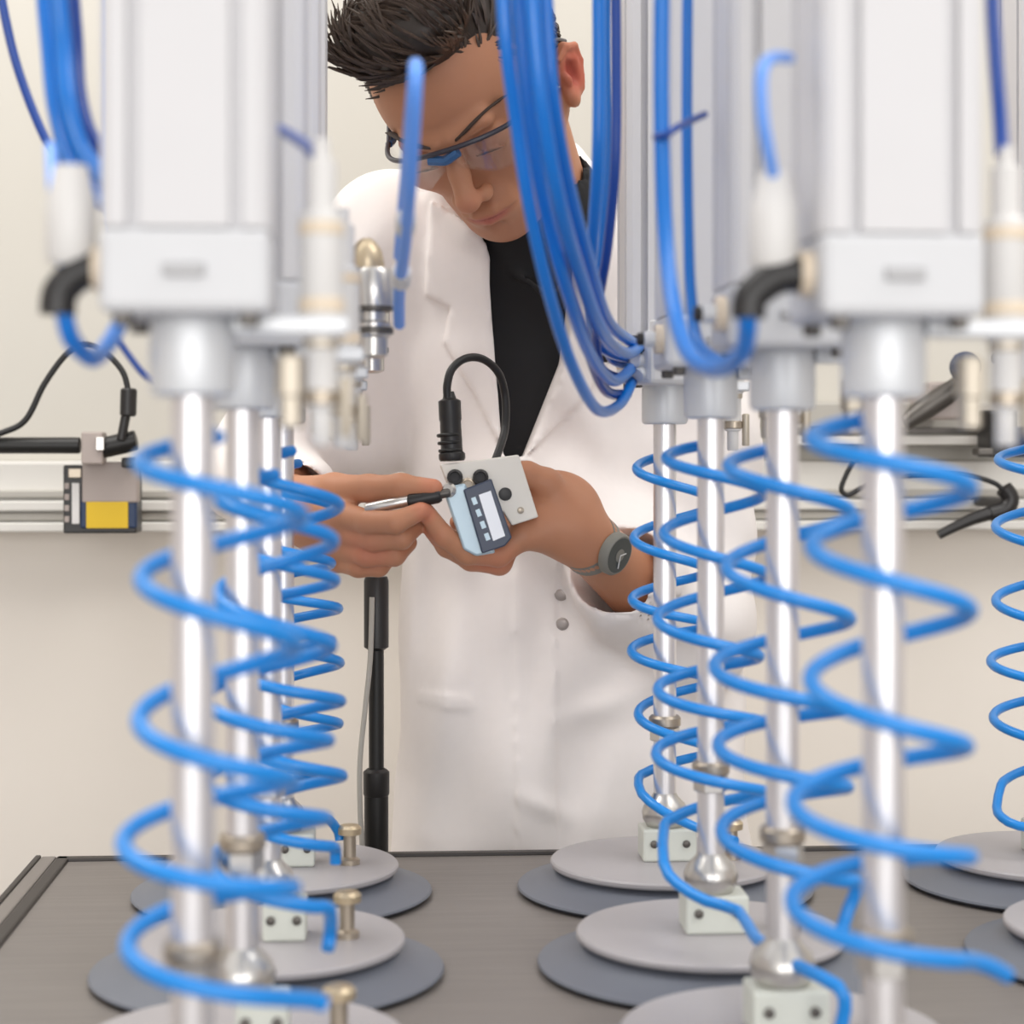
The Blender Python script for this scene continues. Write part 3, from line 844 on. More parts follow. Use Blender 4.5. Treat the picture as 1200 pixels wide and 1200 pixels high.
def head(f):
    h = HeadOps(f, .89)
    h.ell((0, .015, .040), (.074, .094, .082), .01)
    h.ell((0, -.022, .030), (.066, .068, .068), .02)             # forehead
    h.ell((0, -.030, -.040), (.058, .056, .080), .02)            # face
    h.cone((-.050, .010, -.050), (-.020, -.062, -.098), .020, .016, .02)
    h.cone((.050, .010, -.050), (.020, -.062, -.098), .020, .016, .02)
    h.ell((0, -.074, -.104), (.022, .016, .016), .015)           # chin
    h.cone((-.036, -.083, .021), (-.008, -.092, .017), .0085, .0085, .010)
    h.cone((.036, -.083, .021), (.008, -.092, .017), .0085, .0085, .010)
    for s in (-1, 1):
        h.ell((s * .045, -.060, -.024), (.020, .020, .018), .02)   # cheekbone
        h.ell((s * .032, -.098, .001), (.017, .013, .011), .012, 's')  # socket
        h.ell((s * .031, -.077, .000), (.0150, .0145, .0125), .004)   # lid over eyeball
        h.cone((s * .045, -.0905, -.0045), (s * .019, -.0925, -.0055), .0016, .0016, .002)   # lash line
        h.cone((s * .045, -.084, .0085), (s * .02, -.092, .0085), .0012, .0012, .003, 's')    # lid crease
    h.chain([(0, -.090, .010), (0, -.101, -.012), (0, -.114, -.034)], [.0075, .0080, .0100], .008)
    h.ell((0, -.112, -.038), (.0105, .0105, .0085), .005)
    for s in (-1, 1):
        h.ell((s * .0125, -.101, -.041), (.0068, .0095, .0068), .005)
        h.ell((s * .0065, -.109, -.0478), (.0032, .0045, .003), .003, 's')
    h.ell((0, -.083, -.070), (.026, .016, .018), .015)           # muzzle
    h.chain([(-.024, -.086, -.072), (-.008, -.0965, -.066), (0, -.0965, -.0675), (.008, -.0965, -.066), (.024, -.086, -.072)], [.002, .0046, .0042, .0046, .002], .004)
    h.chain([(-.021, -.086, -.074), (0, -.0945, -.0785), (.021, -.086, -.074)], [.002, .0058, .002], .004)
    h.chain([(-.026, -.088, -.0725), (-.01, -.1005, -.0725), (0, -.1015, -.0730), (.01, -.1005, -.0725), (.026, -.088, -.0725)], [.0011] * 5, .002, 's')
    h.cone((0, -.095, -.0885), (0, -.095, -.0885), .005, .005, .008, 's')
    for s in (-1, 1):                                            # ears
        rot = Matrix.Rotation(s * math.radians(-24), 3, 'Z') @ Matrix.Rotation(math.radians(-12), 3, 'X')
        eo = np.array([0, .004, -.011])
        h.ell(np.array((s * .0795, .020, -.016)) + eo, (.0070, .0165, .0275), .006, 'u', rot)
        h.ell(np.array((s * .0880, .016, -.014)) + eo, (.0085, .0095, .0165), .003, 's', rot)
        h.ell(np.array((s * .0770, .006, -.036)) + eo, (.006, .008, .010), .006)
        h.ell(np.array((s * .0800, .007, -.016)) + eo, (.004, .004, .006), .003)     # tragus
        h.chain([np.array(q) + eo for q in ((s * .080, .010, .006), (s * .0865, .022, .010), (s * .089, .034, .000), (s * .0875, .034, -.018), (s * .082, .022, -.040))], [.0030, .0034, .0034, .0032, .003], .002)
        h.chain([np.array(q) + eo for q in ((s * .0835, .020, .000), (s * .0855, .027, -.010), (s * .083, .022, -.026))], [.0022, .0024, .002], .003)


# ---- joints
NECK0, NECK1 = hw((0, .030, -.050)), v3(640, 300, 1.86)
SHR, ELR, WRR = v3(462, 285, 1.89), v3(312, 548, 1.92), v3(343, 594, 1.705)      # his right arm (left in the photo)
SHL, ELL, WRL = v3(815, 318, 1.90), v3(804, 738, 1.84), v3(688, 634, 1.668)      # his left arm


def hand_left(f):
    """his left hand (right in the photo): back of the hand to the camera, fingers under the valve"""
    f.chain([ELL, WRL], [.040, .0255], .012)
    f.cone(WRL, v3(650, 608, 1.662), .0255, .0250, .012)
    kn = [v3(612, 628, 1.642), v3(608, 612, 1.662), v3(610, 596, 1.680), v3(616, 582, 1.694)]
    for q, r in zip(kn, (.0135, .0135, .0130, .0120)):
        f.cone(v3(668, 618, 1.664), q, .021, r, .016)
    f.ell(v3(648, 590, 1.668), (.040, .020, .030), None, .016)
    F = [([kn[0], v3(584, 650, 1.634), v3(548, 648, 1.622), v3(520, 628, 1.612), v3(499, 600, 1.604)], [.0118, .0108, .0100, .0090, .0078]),
         ([kn[1], v3(585, 659, 1.655), v3(552, 655, 1.645), v3(524, 640, 1.630), v3(508, 622, 1.618)], [.0122, .0112, .0104, .0095, .0082]),
         ([kn[2], v3(580, 650, 1.684), v3(548, 645, 1.672), v3(524, 628, 1.655)], [.0118, .0105, .0098, .0080]),
         ([kn[3], v3(584, 626, 1.708), v3(556, 622, 1.696), v3(536, 612, 1.682)], [.0102, .0092, .0085, .0072])]
    for pts, rr in F:
        f.chain(pts, rr, .0035)
    # thumb over the far upper edge of the valve
    f.chain([v3(668, 600, 1.656), v3(640, 566, 1.650), v3(618, 556, 1.646), v3(598, 552, 1.645)], [.0170, .0125, .0108, .0085], .006)


def hand_right(f):
    """his right hand (left in the photo): thumb on top, index below, the other fingers curled"""
    f.chain([ELR, WRR], [.042, .0255], .012)
    f.cone(WRR, v3(372, 600, 1.672), .0255, .0245, .012)
    kn = [v3(402, 604, 1.640), v3(400, 622, 1.650), v3(398, 640, 1.661), v3(394, 655, 1.672)]
    for q, r in zip(kn, (.0135, .0140, .0135, .0122)):
        f.cone(v3(360, 604, 1.684), q, .021, r, .014)
    F = [([kn[0], v3(432, 612, 1.612), v3(464, 612, 1.596), v3(493, 599, 1.598)], [.0120, .0105, .0096, .0078]),
         ([kn[1], v3(438, 631, 1.620), v3(470, 630, 1.612), v3(486, 617, 1.622)], [.0126, .0110, .0102, .0085]),
         ([kn[2], v3(430, 650, 1.634), v3(462, 650, 1.630), v3(478, 636, 1.642)], [.0122, .0106, .0098, .0082]),
         ([kn[3], v3(420, 664, 1.650), v3(444, 664, 1.650), v3(458, 652, 1.660)], [.0108, .0094, .0086, .0072])]
    for pts, rr in F:
        f.chain(pts, rr, .0035)
    f.chain([v3(352, 584, 1.690), v3(392, 575, 1.660), v3(432, 572, 1.632), v3(470, 570, 1.614), v3(508, 572, 1.604)], [.0200, .0150, .0112, .0105, .0080], .006)


# ---- the body: one continuous skin surface, fine where it shows
hb0, hb1 = np.minimum(v3(340, 535, 1.59), v3(340, 700, 1.59)), v3(740, 535, 1.72)
xlo = v3(335, 600, 1.66)[0]; xhi = v3(735, 600, 1.70)[0]
headbox = (HC - .16, HC + .16)
body = Field(axis(v3(300, 0, 1.9)[0] - .12, v3(880, 0, 1.9)[0] + .08, .010, [(xlo, xhi, .0020)]),
             axis(1.52, 2.10, .010, [(1.58, 1.72, .0019), (HC[1] - .135, HC[1] - .02, .0019), (HC[1] - .02, HC[1] + .06, .003)]),
             axis(.02, HC[2] + .16, .011, [(v3(0, 690, 1.62)[2], v3(0, 535, 1.62)[2], .0019), (HC[2] - .145, HC[2] + .07, .0019)]))
PX = lambda px, Y=1.9: P(px, 500, Y).x
PZ = lambda py, Y=1.9: P(600, py, Y).z
TORSO = [(PZ(990), PX(672), 1.93, .165, .110), (PZ(760), PX(672), 1.93, .155, .105), (PZ(560), PX(662), 1.92, .145, .098),
         (PZ(400), PX(648), 1.91, .158, .100), (PZ(300), PX(640), 1.90, .145, .082), (PZ(230), PX(640), 1.90, .085, .060)]
body.loft(TORSO, .02)
for sx in (-1, 1):
    hx = PX(672) + sx * .085
    body.chain([(hx, 1.93, .80), (hx + sx * .01, 1.925, .46), (hx + sx * .012, 1.95, .10)], [.085, .056, .042], .03)
    body.cone((hx + sx * .012, 1.95, .06), (hx + sx * .03, 1.83, .05), .04, .03, .03)
body.cone(SHR, ELR, .046, .040, .03); body.cone(SHL, ELL, .046, .040, .03)
body.cone(NECK1, SHR, .05, .046, .04); body.cone(NECK1, SHL, .05, .046, .04)
hand_left(body); hand_right(body)
body.cone(NECK0, NECK1, .058, .060, .02)
head(body)
V, Fq = body.mesh()

# skin tint, lips, ears, brows, nostrils (nostrils and lip line darker)
base_c = np.array(srgb(190, 134, 103)[:3])
colr = np.tile(base_c, (len(V), 1))
L = ((V - HC) @ Rh) / HS
L[:, 2] = np.where(L[:, 2] < 0, L[:, 2] / .89, L[:, 2])


def paint(c, r, rgb, amt, soft=.5):
    global colr
    q = np.sqrt((((L - np.array(c)) / np.array(r)) ** 2).sum(1))
    a = (np.clip((1 - q) / soft, 0, 1) * amt)[:, None]
    colr = colr * (1 - a) + np.array(srgb(*rgb)[:3]) * a


for s in (-1, 1):
    paint((s * .050, -.066, -.030), (.030, .03, .026), (212, 136, 112), .5, 1)
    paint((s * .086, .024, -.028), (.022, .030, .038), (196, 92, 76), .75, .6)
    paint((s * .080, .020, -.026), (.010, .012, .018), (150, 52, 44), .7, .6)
    paint((s * .032, -.088, .001), (.020, .02, .010), (172, 112, 92), .5, .8)
    paint((s * .031, -.092, -.0052), (.017, .008, .0022), (60, 40, 34), .9, .6)
    paint((s * .0065, -.108, -.047), (.004, .006, .003), (90, 45, 38), .8, .6)
paint((0, -.115, -.036), (.017, .02, .014), (212, 132, 108), .5, 1)
paint((0, -.095, -.0735), (.025, .014, .0085), (190, 104, 96), .8, .5)
paint((0, -.098, -.0728), (.023, .010, .0012), (120, 56, 52), .6, .6)
paint((0, -.075, -.095), (.055, .045, .032), (178, 132, 112), .35, .6)     # shaved chin
# knuckles and finger tips slightly redder
for c, r in ((v3(508, 570, 1.604), .016), (v3(497, 600, 1.60), .014), (v3(492, 600, 1.60), .014), (v3(432, 640, 1.63), .03), (v3(575, 652, 1.64), .03), (v3(512, 625, 1.615), .016)):
    q = np.sqrt(((V - c) ** 2).sum(1)) / r
    a = (np.clip(1 - q, 0, 1) * .6)[:, None]
    colr = colr * (1 - a) + np.array(srgb(214, 122, 98)[:3]) * a

person = thing('person', (PX(672), 1.93, 0), 'man in white lab coat and black shirt bending over the parts in his hands', 'person')
mesh_object('body', V, Fq, 'skin', person, colors=colr)

# ---- hair
hf = Field(np.arange(HC[0] - .17, HC[0] + .17, .003), np.arange(HC[1] - .17, HC[1] + .17, .003), np.arange(HC[2] - .1, HC[2] + .19, .003))
ho = HeadOps(hf)
ho.ell((0, .019, .042), (.0800, .0970, .0870), .01)
ho.ell((0, .030, .010), (.0770, .0850, .0800), .02)
ho.ell((0, -.048, .108), (.058, .044, .026), .02)                 # brushed up fringe
ho.ell((-.004, -.060, .102), (.044, .026, .022), .02)
# face and neck stay free
ho.ell((0, -.110, -.010), (.085, .088, .092), .008, 's')
ho.ell((0, -.030, -.080), (.120, .060, .090), .012, 's')
ho.ell((0, .080, -.130), (.120, .070, .080), .012, 's')
for s in (-1, 1):
    ho.ell((s * .090, .020, -.034), (.026, .026, .038), .008, 's')
HV, HF = hf.mesh()
hair = mesh_object('hair', HV, HF, 'hair', person)
# strands combed back and to the photo's left, lying on the hair
HL = ((HV - HC) @ Rh) / HS
fn_ = np.cross(HL[HF[:, 2]] - HL[HF[:, 0]], HL[HF[:, 3]] - HL[HF[:, 1]])
vn = np.zeros_like(HL)
for q in range(4):
    np.add.at(vn, HF[:, q], fn_)
vn /= np.linalg.norm(vn, axis=1)[:, None] + 1e-12
if (vn * (HL - np.array([0, .012, .03]))).sum() < 0: vn = -vn
mb = MB()
out = np.where((vn * (HL - np.array([0, .012, .03]))).sum(1) > 0.01)[0]
pick = rng.permutation(out)[:2600]
for n in pick:
    p0, nn = HL[n], vn[n]
    top = float(np.clip((p0[2] - .03) / .06, 0, 1))
    fr = float(np.clip((-p0[1] - .01) / .05, 0, 1)) * top
    wv = math.sin(p0[0] * 160 + p0[1] * 60)
    comb = np.array([-.55 + .25 * wv, .75 - .75 * fr, .10 + .9 * fr]) * top + np.array([0, .45, -.9]) * (1 - top) + rng.normal(0, .10, 3)
    d = comb - nn * (comb @ nn)
    d /= np.linalg.norm(d) + 1e-9
    ln = (.010 + .024 * top) * rng.uniform(.7, 1.25)
    p0 = p0 - nn * .0012
    p1_ = p0 + d * ln * .5 + nn * (.0022 + .0018 * top)
    p2_ = p0 + d * ln + nn * (.0008 + .0040 * top * rng.uniform(0, 1))
    mb.tube([hw(p0), hw(p1_), hw(p2_)], .002, 4, 2, rads=[.0012, .0017, .0004])
mb.build('hair_strands', 'hair_light', person)
# short side hair
for s, nm in ((-1, 'eyebrow'), (1, 'eyebrow')):
    e = MB()
    for n in range(26):
        t = n / 25
        p = np.array([s * (.012 + .036 * t), -.0985 + .031 * t ** 1.5, .0195 + .006 * math.sin(t * 2.4)])
        e.tube([hw(p), hw(p + np.array([s * .006, -.0012, .0035])), hw(p + np.array([s * .011, .001, .0035]))], .001, 5, 2, rads=[.0014, .0013, .0005])
    e.build(nm, 'brow', person)

# ---- shirt
g = .0045
cl_ax = lambda st: (np.arange(v3(240, 0, 2.0)[0], v3(920, 0, 2.0)[0] + .03, st), np.arange(1.60, 2.14, st))
sh = Field(*cl_ax(.005), np.arange(PZ(700), PZ(120), .005))
grow = lambda st, d: [(z, cx, cy, a + d, b + d) for z, cx, cy, a, b in st]
sh.loft(grow(TORSO[2:], .002), .02)
sh.cone(NECK1, SHR, .058, .054, .04); sh.cone(NECK1, SHL, .058, .054, .04)
nd = (NECK0 - NECK1) / np.linalg.norm(NECK0 - NECK1)
sh.cone(NECK1, NECK1 + nd * .055, .070, .070, .02)
sh.cone(NECK1 + nd * .035, NECK1 + nd * .3, .0600, .0600, .003, 's')
sh.chain([v3(600, 318, 1.79), v3(640, 345, 1.775), v3(690, 325, 1.79)], [.004] * 3, .006)
SV, SF = sh.mesh()
mesh_object('shirt', SV, SF, 'shirt', person)
tr_ = Field(np.arange(PX(672) - .26, PX(672) + .26, .008), np.arange(1.74, 2.12, .008), np.arange(.06, PZ(640), .008))
tr_.loft(grow([s for s in TORSO if s[0] < PZ(600)], .003), .02)
for sx in (-1, 1):
    hx = PX(672) + sx * .085
    tr_.chain([(hx, 1.93, .80), (hx + sx * .01, 1.925, .46), (hx + sx * .012, 1.95, .10)], [.080, .068, .064], .03)
TV, TF = tr_.mesh()
mesh_object('trousers', TV, TF, 'trousers', person)
for sx in (-1, 1):
    hx = PX(672) + sx * .085
    s_ = Field(np.arange(hx - .12, hx + .15, .006), np.arange(1.72, 2.08, .006), np.arange(-.01, .14, .006))
    s_.cone((hx + sx * .012, 1.96, .055), (hx + sx * .035, 1.83, .045), .050, .042, .03)
    s_.cone((hx + sx * .012, 1.95, .06), (hx + sx * .012, 1.95, .11), .050, .052, .03)
    s_.apply(lambda X, Y, Z: Z - .004 + 0 * X + 0 * Y, (hx - .2, 1.6, -.05), (hx + .2, 2.1, .2), .004, 's')
    mesh_object('shoe', *s_.mesh(), 'shoe', person)

# ---- lab coat
ct = Field(*cl_ax(.0042), np.arange(.50, PZ(90), .0042))
COATL = [(.505, PX(668), 1.94, .200, .150), (PZ(990), PX(674), 1.93, .184, .142), (PZ(880), PX(673), 1.93, .179, .135), (PZ(760), PX(670), 1.93, .174, .130), (PZ(640), PX(668), 1.925, .166, .124),
         (PZ(520), PX(662), 1.92, .160, .120), (PZ(400), PX(650), 1.91, .160, .118), (PZ(310), PX(642), 1.90, .150, .100), (PZ(240), PX(640), 1.90, .105, .075)]
ct.loft(COATL, .02)
ct.cone(NECK1, SHR, .068, .062, .04); ct.cone(NECK1, SHL, .068, .064, .04)
ct.chain([SHR, (SHR + ELR) / 2 + np.array([.006, 0, .0]), ELR], [.064, .066, .060], .025)
ct.cone(SHR, v3(428, 505, 1.93), .060, .050, .03)                     # cloth hanging under the arm
ct.chain([SHL, (SHL + ELL) / 2, ELL], [.066, .066, .062], .03)
cuR = ELR + (WRR - ELR) * .86
cuL = ELL + (WRL - ELL) * .62
ct.cone(ELR, cuR, .060, .043, .02)
ct.cone(ELL, cuL, .062, .049, .02)
ct.chain([v3(612, 560, 1.80), v3(720, 640, 1.80), v3(790, 720, 1.82)], [.02, .03, .04], .05)
# collar band round the neck, and the lapels
ct.chain([v3(560, 268, 1.795), v3(523, 236, 1.83), v3(530, 205, 1.88), v3(590, 178, 1.94), v3(660, 190, 1.95), v3(712, 232, 1.90), v3(712, 280, 1.84), v3(672, 318, 1.79)],
         [.012, .017, .019, .020, .020, .019, .016, .012], .014)


# folds: broad soft relief that follows the way the cloth hangs
def folds(X, Y, Z):
    s = .0035 * np.sin(38 * X + 9 * Z + 3 * np.sin(7 * Z)) * np.clip((PZ(620) - Z) / .12, 0, 1)
    s = s + .0022 * np.sin(55 * X - 34 * Z + 2) * np.clip((PZ(360) - Z) / .1, 0, 1)
    s = s + .0022 * np.sin(70 * Z + 40 * X + 5 * np.sin(20 * Y)) * np.clip((X - PX(700)) / .05, 0, 1) * np.clip((Z - PZ(830)) / .05, 0, 1)
    s = s + .0022 * np.sin(64 * Z - 46 * X + 20 * Y) * np.clip((PX(470) - X) / .04, 0, 1)
    return s + 0 * Y


ct.apply(folds, (-.4, 1.5, .45), (.6, 2.2, 1.6), mode='a')
FOLDS = (((545, 640), (500, 985), .020, .010), ((592, 690), (600, 985), .022, .009), ((655, 760), (628, 985), .020, .010),
         ((615, 930), (665, 955), .010, .006), ((720, 850), (690, 985), .022, .010), ((640, 600), (700, 770), .018, .008),
         ((665, 842), (772, 800), .014, .009), ((560, 560), (545, 660), .018, .006), ((485, 620), (470, 900), .016, .006),
         ((780, 820), (770, 985), .024, .010), ((650, 440), (720, 540), .018, .006), ((540, 420), (520, 540), .016, .005))


def ridges(X, Y, Z):
    X2, Z2 = X[:, 0, :] + 0 * Z[:, 0, :], Z[:, 0, :] + 0 * X[:, 0, :]
    s = 0 * X2
    for a, b, w, am in FOLDS:
        a, b = P(*a, 1.80), P(*b, 1.80)
        ex, ez = b.x - a.x, b.z - a.z
        t = np.clip(((X2 - a.x) * ex + (Z2 - a.z) * ez) / (ex * ex + ez * ez), 0, 1)
        q = ((X2 - a.x - t * ex) ** 2 + (Z2 - a.z - t * ez) ** 2) / w ** 2
        s = s - am * np.exp(-q) * np.sin(np.clip(t, .0, 1) * 2.2 + .5)
    return s[:, None, :] * np.clip((1.92 - Y) / .06, 0, 1)


ct.apply(ridges, (-.4, 1.5, .45), (.6, 2.2, 1.6), mode='a')


# front opening cut out in front of the shirt
def wedge(poly, y1):
    """prism along y of a polygon given in pixels on the coat front, in front of depth y1; signed distance in its plane"""
    pts = np.array([[P(px, py, 1.80).x, P(px, py, 1.80).z] for px, py in poly])

    def fn(X, Y, Z):
        X2, Z2 = X[:, 0, :] + 0 * Z[:, 0, :], Z[:, 0, :] + 0 * X[:, 0, :]
        d = np.full(X2.shape, 1e9); sgn = np.ones(X2.shape)
        n = len(pts)
        for i in range(n):
            a, b = pts[i], pts[i - 1]
            e = b - a
            wx, wz = X2 - a[0], Z2 - a[1]
            t = np.clip((wx * e[0] + wz * e[1]) / (e @ e), 0, 1)
            d = np.minimum(d, (wx - e[0] * t) ** 2 + (wz - e[1] * t) ** 2)
            c1 = Z2 >= a[1]; c2 = Z2 < b[1]; c3 = e[0] * wz > e[1] * wx
            flip = (c1 & c2 & c3) | (~c1 & ~c2 & ~c3)
            sgn = np.where(flip, -sgn, sgn)
        d2 = (sgn * np.sqrt(d))[:, None, :]
        return np.maximum(d2, Y - y1)
    lo = [pts[:, 0].min(), 1.55, pts[:, 1].min()]; hi = [pts[:, 0].max(), y1, pts[:, 1].max()]
    return fn, lo, hi


def lapel(poly, th):
    """raised flap: the coat's own surface lifted by th inside the polygon"""
    fn, lo, hi = wedge(poly, 1.93)
    w = ct._win([l - .02 for l in lo], [h + .02 for h in hi])
    X = ct.ax[0][w[0]][:, None, None]; Y = ct.ax[1][w[1]][None, :, None]; Z = ct.ax[2][w[2]][None, None, :]
    d = fn(X, Y, Z)
    D = ct.D[w]
    ct.D[w] = np.minimum(D, np.maximum(D - th, d)).astype(np.float32)


lapel([(505, 232), (560, 272), (578, 300), (582, 400), (590, 532), (560, 470), (520, 400), (528, 360), (498, 345)], .007)
lapel([(760, 262), (700, 262), (668, 300), (664, 420), (612, 540), (690, 460), (735, 385), (722, 350), (752, 335)], .007)
fn, lo, hi = wedge([(574, 262), (672, 262), (668, 330), (656, 425), (613, 536), (590, 536), (580, 420), (573, 330)], 1.90)
ct.apply(fn, lo, hi, .003, 's', .02)
# the closed front edge below the opening, and a pocket flap
fn, lo, hi = wedge([(590, 534), (606, 540), (600, 700), (594, 985), (592, 985), (594, 700)], 1.93)
lapel([(600, 536), (622, 536), (650, 620), (654, 1300), (604, 1300), (603, 700)], .0035)
lapel([(492, 812), (556, 818), (556, 836), (490, 830)], .002)
# hollow: remove the inside so the shirt and the arms show at neck, cuffs and hem
inn = Field(*[a for a in ct.ax[:2]], ct.ax[2])
inn.D[:] = ct.D + .006
# cuffs open
for c0, w0, r in ((cuR, WRR, .037), (cuL, WRL, .043)):
    dd = (w0 - c0) / np.linalg.norm(w0 - c0)
    ct.cone(c0 - dd * .035, c0 + dd * .08, r, r, .004, 's')
ct.cone(NECK1 + nd * .01, NECK1 + nd * .25, .070, .070, .012, 's')
low = ct.ax[2] < .56
CV, CF = ct.mesh()
coat = mesh_object('lab_coat', CV, CF, 'coat', person)
for px, py in ((664, 700), (667, 738)):
    c = P(px, py, 1.70)
    best = CV[np.argmin(((CV - np.array(P(px, py, 1.74))) ** 2)[:, [0, 2]].sum(1) + 10 * np.clip(CV[:, 1] - 1.80, 0, 1))]
    MB().lathe((best[0], best[1] + .001, best[2]), [(.0065, 0), (.0065, .002), (.005, .0032), (.002, .0034)], 16, (-.2, -1, -.1)).build('snap_button', 'button', coat)

# ---- safety glasses
gl = thing('safety_glasses', hw((0, -.105, .010)), 'clear wraparound safety glasses with dark upper bar on the man\'s face', 'glasses')
arc = lambda t, rx=.070, ry=.060, y0=-.050: (rx * math.sin(t), y0 - ry * math.cos(t))
bz_ = lambda x: .020 - 2.6 * x * x
bar = []
for k in range(-8, 9):
    t = k / 8 * math.radians(88)
    x, y = arc(t)
    bar.append(hw((x, y, bz_(x))))
MB().tube(bar, .0024, 8, 3).build('upper_bar', 'frame_dark', gl)
MB().tube([hw((*arc(t * .01), .015 - .004 * (1 - abs(t) / 20))) for t in (-20, -10, 0, 10, 20)], .0046, 8, 3).build('bridge', 'frame_blue', gl)
for s in (-1, 1):
    v_, f_ = [], []
    n = 12
    for k in range(n + 1):
        t = s * math.radians(5 + 80 * k / n)
        x, y = arc(t)
        h_ = .036 * min(1, .55 + 1.6 * (k / n)) * (1 - .35 * max(0, k / n - .7) / .3)
        tz = bz_(x) - .001
        v_ += [hw((x, y, tz)), hw((x * 1.0, y + .002, tz - h_)), hw((x * .975, y * .975 + .001, tz)), hw((x * .975, y * .975 + .003, tz - h_))]
    for k in range(n):
        a, b = k * 4, k * 4 + 4
        f_ += [[a, b, b + 1, a + 1], [a + 2, a + 3, b + 3, b + 2], [a, a + 2, b + 2, b], [a + 1, b + 1, b + 3, a + 3]]
    MB().add(v_, f_, True).build('lens', 'lens', gl)
    x, y = arc(s * math.radians(88))
    MB().tube([hw((x, y, bz_(x))), hw((s * .078, .0, .012)), hw((s * .082, .020, .012)), hw((s * .081, .044, -.006))], .0020, 8, 4).build('temple', 'frame_dark', gl)
    MB().tube([hw((x, y, bz_(x) - .001)), hw((x * 1.02, y + .012, bz_(x) - .006)), hw((x * 1.03, y + .02, bz_(x) - .002))], .0035, 8, 3).build('hinge', 'frame_blue', gl)

# ---- wristwatch on his left wrist
ad = (ELL - WRL) / np.linalg.norm(ELL - WRL)
wc = WRL + ad * .004
wn = np.array([.12, -1.0, .10]); wn -= ad * (wn @ ad); wn /= np.linalg.norm(wn)
wt = thing('wristwatch', wc, 'round grey wristwatch with dark dial on the man\'s wrist beside the valve', 'watch')
face0 = wc + wn * .0245
cs = MB().lathe(face0, [(.017, 0), (.0195, .002), (.0195, .008), (.0175, .0105), (.0160, .0105)], 32, wn).build('watch_case', 'strap', wt)
MB().lathe(face0 + wn * .0098, [(.0162, 0), (.0162, .001)], 32, wn).build('dial', 'dial', wt)
MB().lathe(face0 + wn * .0108, [(.0060, 0), (.0060, .0005)], 20, wn).build('subdial', 'strap', wt)
wu = np.cross(wn, ad)
for ang, ln in ((.9, .008), (2.6, .012)):
    dd = wu * math.cos(ang) + ad * math.sin(ang)
    MB().cyl(face0 + wn * .0115, face0 + wn * .0115 + dd * ln, .0006, 6).build('hand', 'white_plastic', wt)
m = MB()
ring = []
for k in range(29):
    a = math.radians(-150 + 300 * k / 28)
    # band round the wrist
    ring.append(wc + (wn * math.cos(a + math.pi) * -1 + wu * math.sin(a)) * .0275)
w_, n_ = .0085, len(ring)
v_, f_ = [], []
full = [wc + (wn * math.cos(2 * math.pi * k / 40) + wu * math.sin(2 * math.pi * k / 40)) * 1.0 for k in range(40)]
for k in range(40):
    d = full[k] - wc
    for rr, sd in ((.0262, -1), (.0262, 1), (.0285, 1), (.0285, -1)):
        v_.append(wc + d * rr + ad * sd * w_)
for k in range(40):
    a, b = k * 4, ((k + 1) % 40) * 4
    for q in range(4):
        f_.append([a + q, a + (q + 1) % 4, b + (q + 1) % 4, b + q])
m.add(v_, f_, True).build('watch_strap', 'strap', wt)

# ---- the valve he holds, its connector and cable
vd = thing('solenoid_valve', P(570, 640, 1.625), 'small white and steel blue valve with display held in the man\'s hands', 'valve')
Yv = 1.612


def px_slab(pts, Y, depth, name, m_, parent, tilt=0.0, label=None):
    """plate whose front outline is given in pixels at depth Y, thickened away from the camera"""
    q = [P(px, py, Y) for px, py in pts]
    return MB().slab(q, (0, depth, 0)).build(name, m_, parent, label)


def bevelled_slab(pts, Y, depth, name, m_, parent, bev=.0012):
    o = px_slab(pts, Y, depth, name, m_, parent)
    bm = bmesh.new(); bm.from_mesh(o.data)
    bmesh.ops.bevel(bm, geom=bm.edges[:], offset=bev, segments=2, profile=.5, affect='EDGES')
    bm.to_mesh(o.data); bm.free()
    return o


plate = bevelled_slab([(516, 545), (608, 533), (631, 606), (600, 616), (590, 600), (540, 610)], Yv + .004, .026, 'mount_plate', 'dev_cream', vd)
MB().lathe(P(592, 579, Yv + .0045), [(.0058, 0), (.0058, .001), (.0035, .0015)], 16, (0, -1, 0)).build('mounting_hole', 'black', plate)
MB().lathe(P(610, 598, Yv + .0045), [(.003, 0), (.003, .001), (.0015, .0015)], 12, (0, -1, 0)).build('mounting_hole', 'pin', plate)
bevelled_slab([(519, 572), (545, 566), (581, 648), (558, 652), (543, 644)], Yv - .006, .026, 'side_housing', 'dev_blue', vd, .002)
bz = bevelled_slab([(543, 574), (576, 561), (600, 630), (592, 640), (565, 649)], Yv - .012, .030, 'display_bezel', 'dev_dark', vd)
px_slab([(561, 580), (575, 575), (592, 628), (578, 634)], Yv - .0125, .001, 'display', 'dev_white', bz)
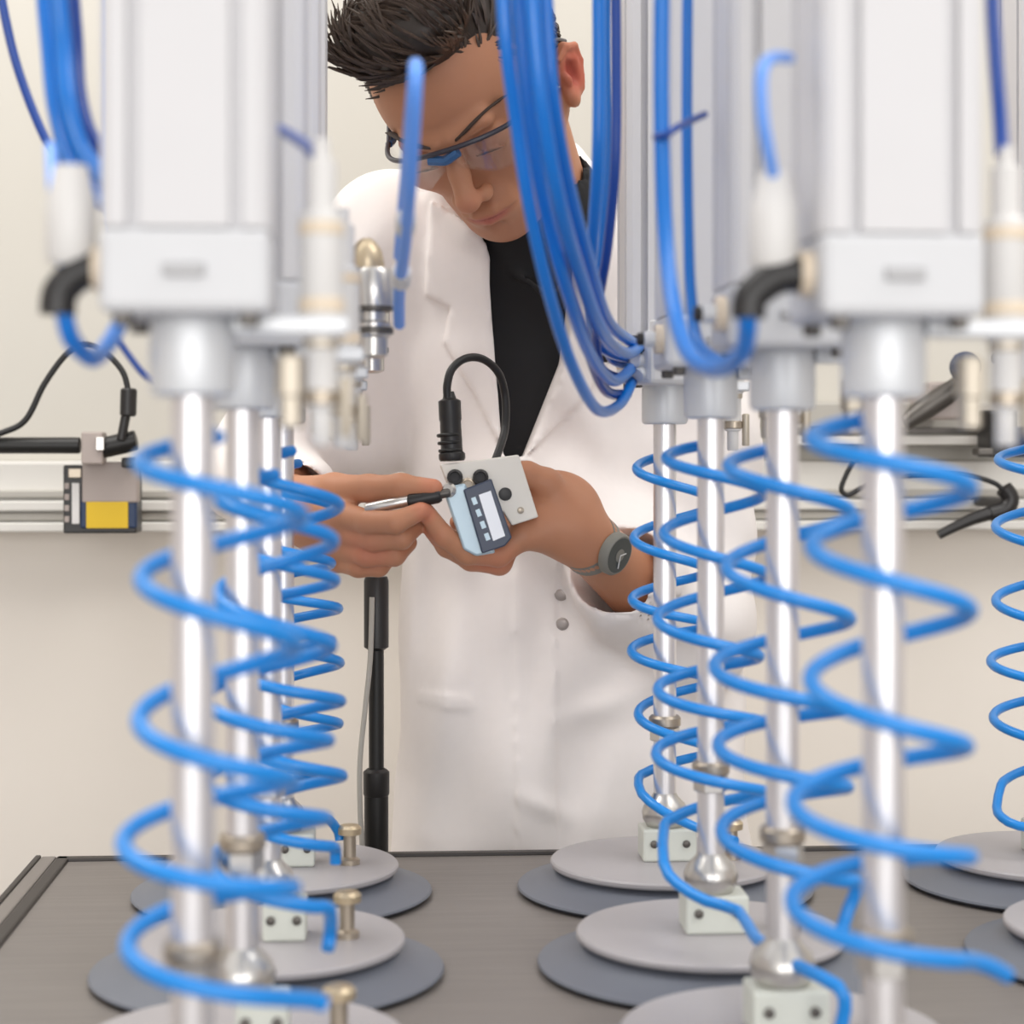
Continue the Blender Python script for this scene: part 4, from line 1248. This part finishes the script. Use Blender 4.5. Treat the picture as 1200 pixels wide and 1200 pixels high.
for k in range(4):
    px_slab([(552 + 5 * k, 584 + 14 * k), (557 + 5 * k, 582 + 14 * k), (560 + 5 * k, 590 + 14 * k), (555 + 5 * k, 592 + 14 * k)], Yv - .0125, .001, 'key', 'dev_blue', bz)
for px, py in ((533, 560), (563, 560), (548, 570)):
    MB().lathe(P(px, py, Yv + .003), [(.0068, 0), (.0068, .004), (.0045, .005), (.0045, .002), (.001, .002)], 16, (0, -1, .25)).build('port', 'black' if px != 548 else 'pin', vd)
MB().lathe(P(527, 575, Yv - .006), [(.006, 0), (.0065, .003), (.0045, .006)], 14, (-.3, -1, .2)).build('port_collar', 'steel', vd)
cn = MB().lathe(P(530, 540, Yv + .012), [(.0105, 0), (.0115, .002), (.0115, .006), (.0095, .008), (.0092, .034), (.0098, .036), (.0098, .052), (.0060, .054), (.0042, .060)], 20, (-.045, .05, 1)).build('cable_connector', 'black', vd)
for k in range(3):
    MB().lathe(P(528 - k, 530 - 9 * k, Yv + .012), [(.0099, 0), (.0106, .0008), (.0106, .002), (.0099, .0028)], 20, (-.045, .05, 1)).build('grip_ring', 'black_metal', cn)
vc = MB().tube([P(525, 470, 1.624), P(524, 452, 1.625), P(530, 432, 1.63), (P(546, 420, 1.638)), P(566, 421, 1.648), P(584, 437, 1.66), P(592, 465, 1.67), P(592, 500, 1.665), P(586, 524, 1.65), P(578, 545, 1.635)], .0036, 10, 8).build('valve_cable', 'black_cable', loc=P(560, 430, 1.64))
tag(vc, 'black cable looping up from the valve in front of the dark shirt', 'cable')

# ---- small tool in his right hand
tl = thing('hand_tool', P(470, 592, 1.606), 'small silver tool with black tip between right thumb and index finger', 'tool')
MB().lathe(P(428, 597, 1.612), [(.004, 0), (.0052, .002), (.0052, .038), (.004, .040)], 16, (P(520, 578, 1.602) - P(428, 597, 1.612))).build('shaft', 'steel', tl)
MB().lathe(P(478, 588, 1.606), [(.0048, 0), (.0066, .002), (.0066, .026), (.0052, .029)], 16, (P(520, 578, 1.602) - P(428, 597, 1.612))).build('grip', 'black', tl)
MB().lathe(P(512, 580, 1.603), [(.004, 0), (.004, .010), (.003, .012)], 12, (P(520, 578, 1.602) - P(428, 597, 1.612))).build('tip', 'dark_steel', tl)
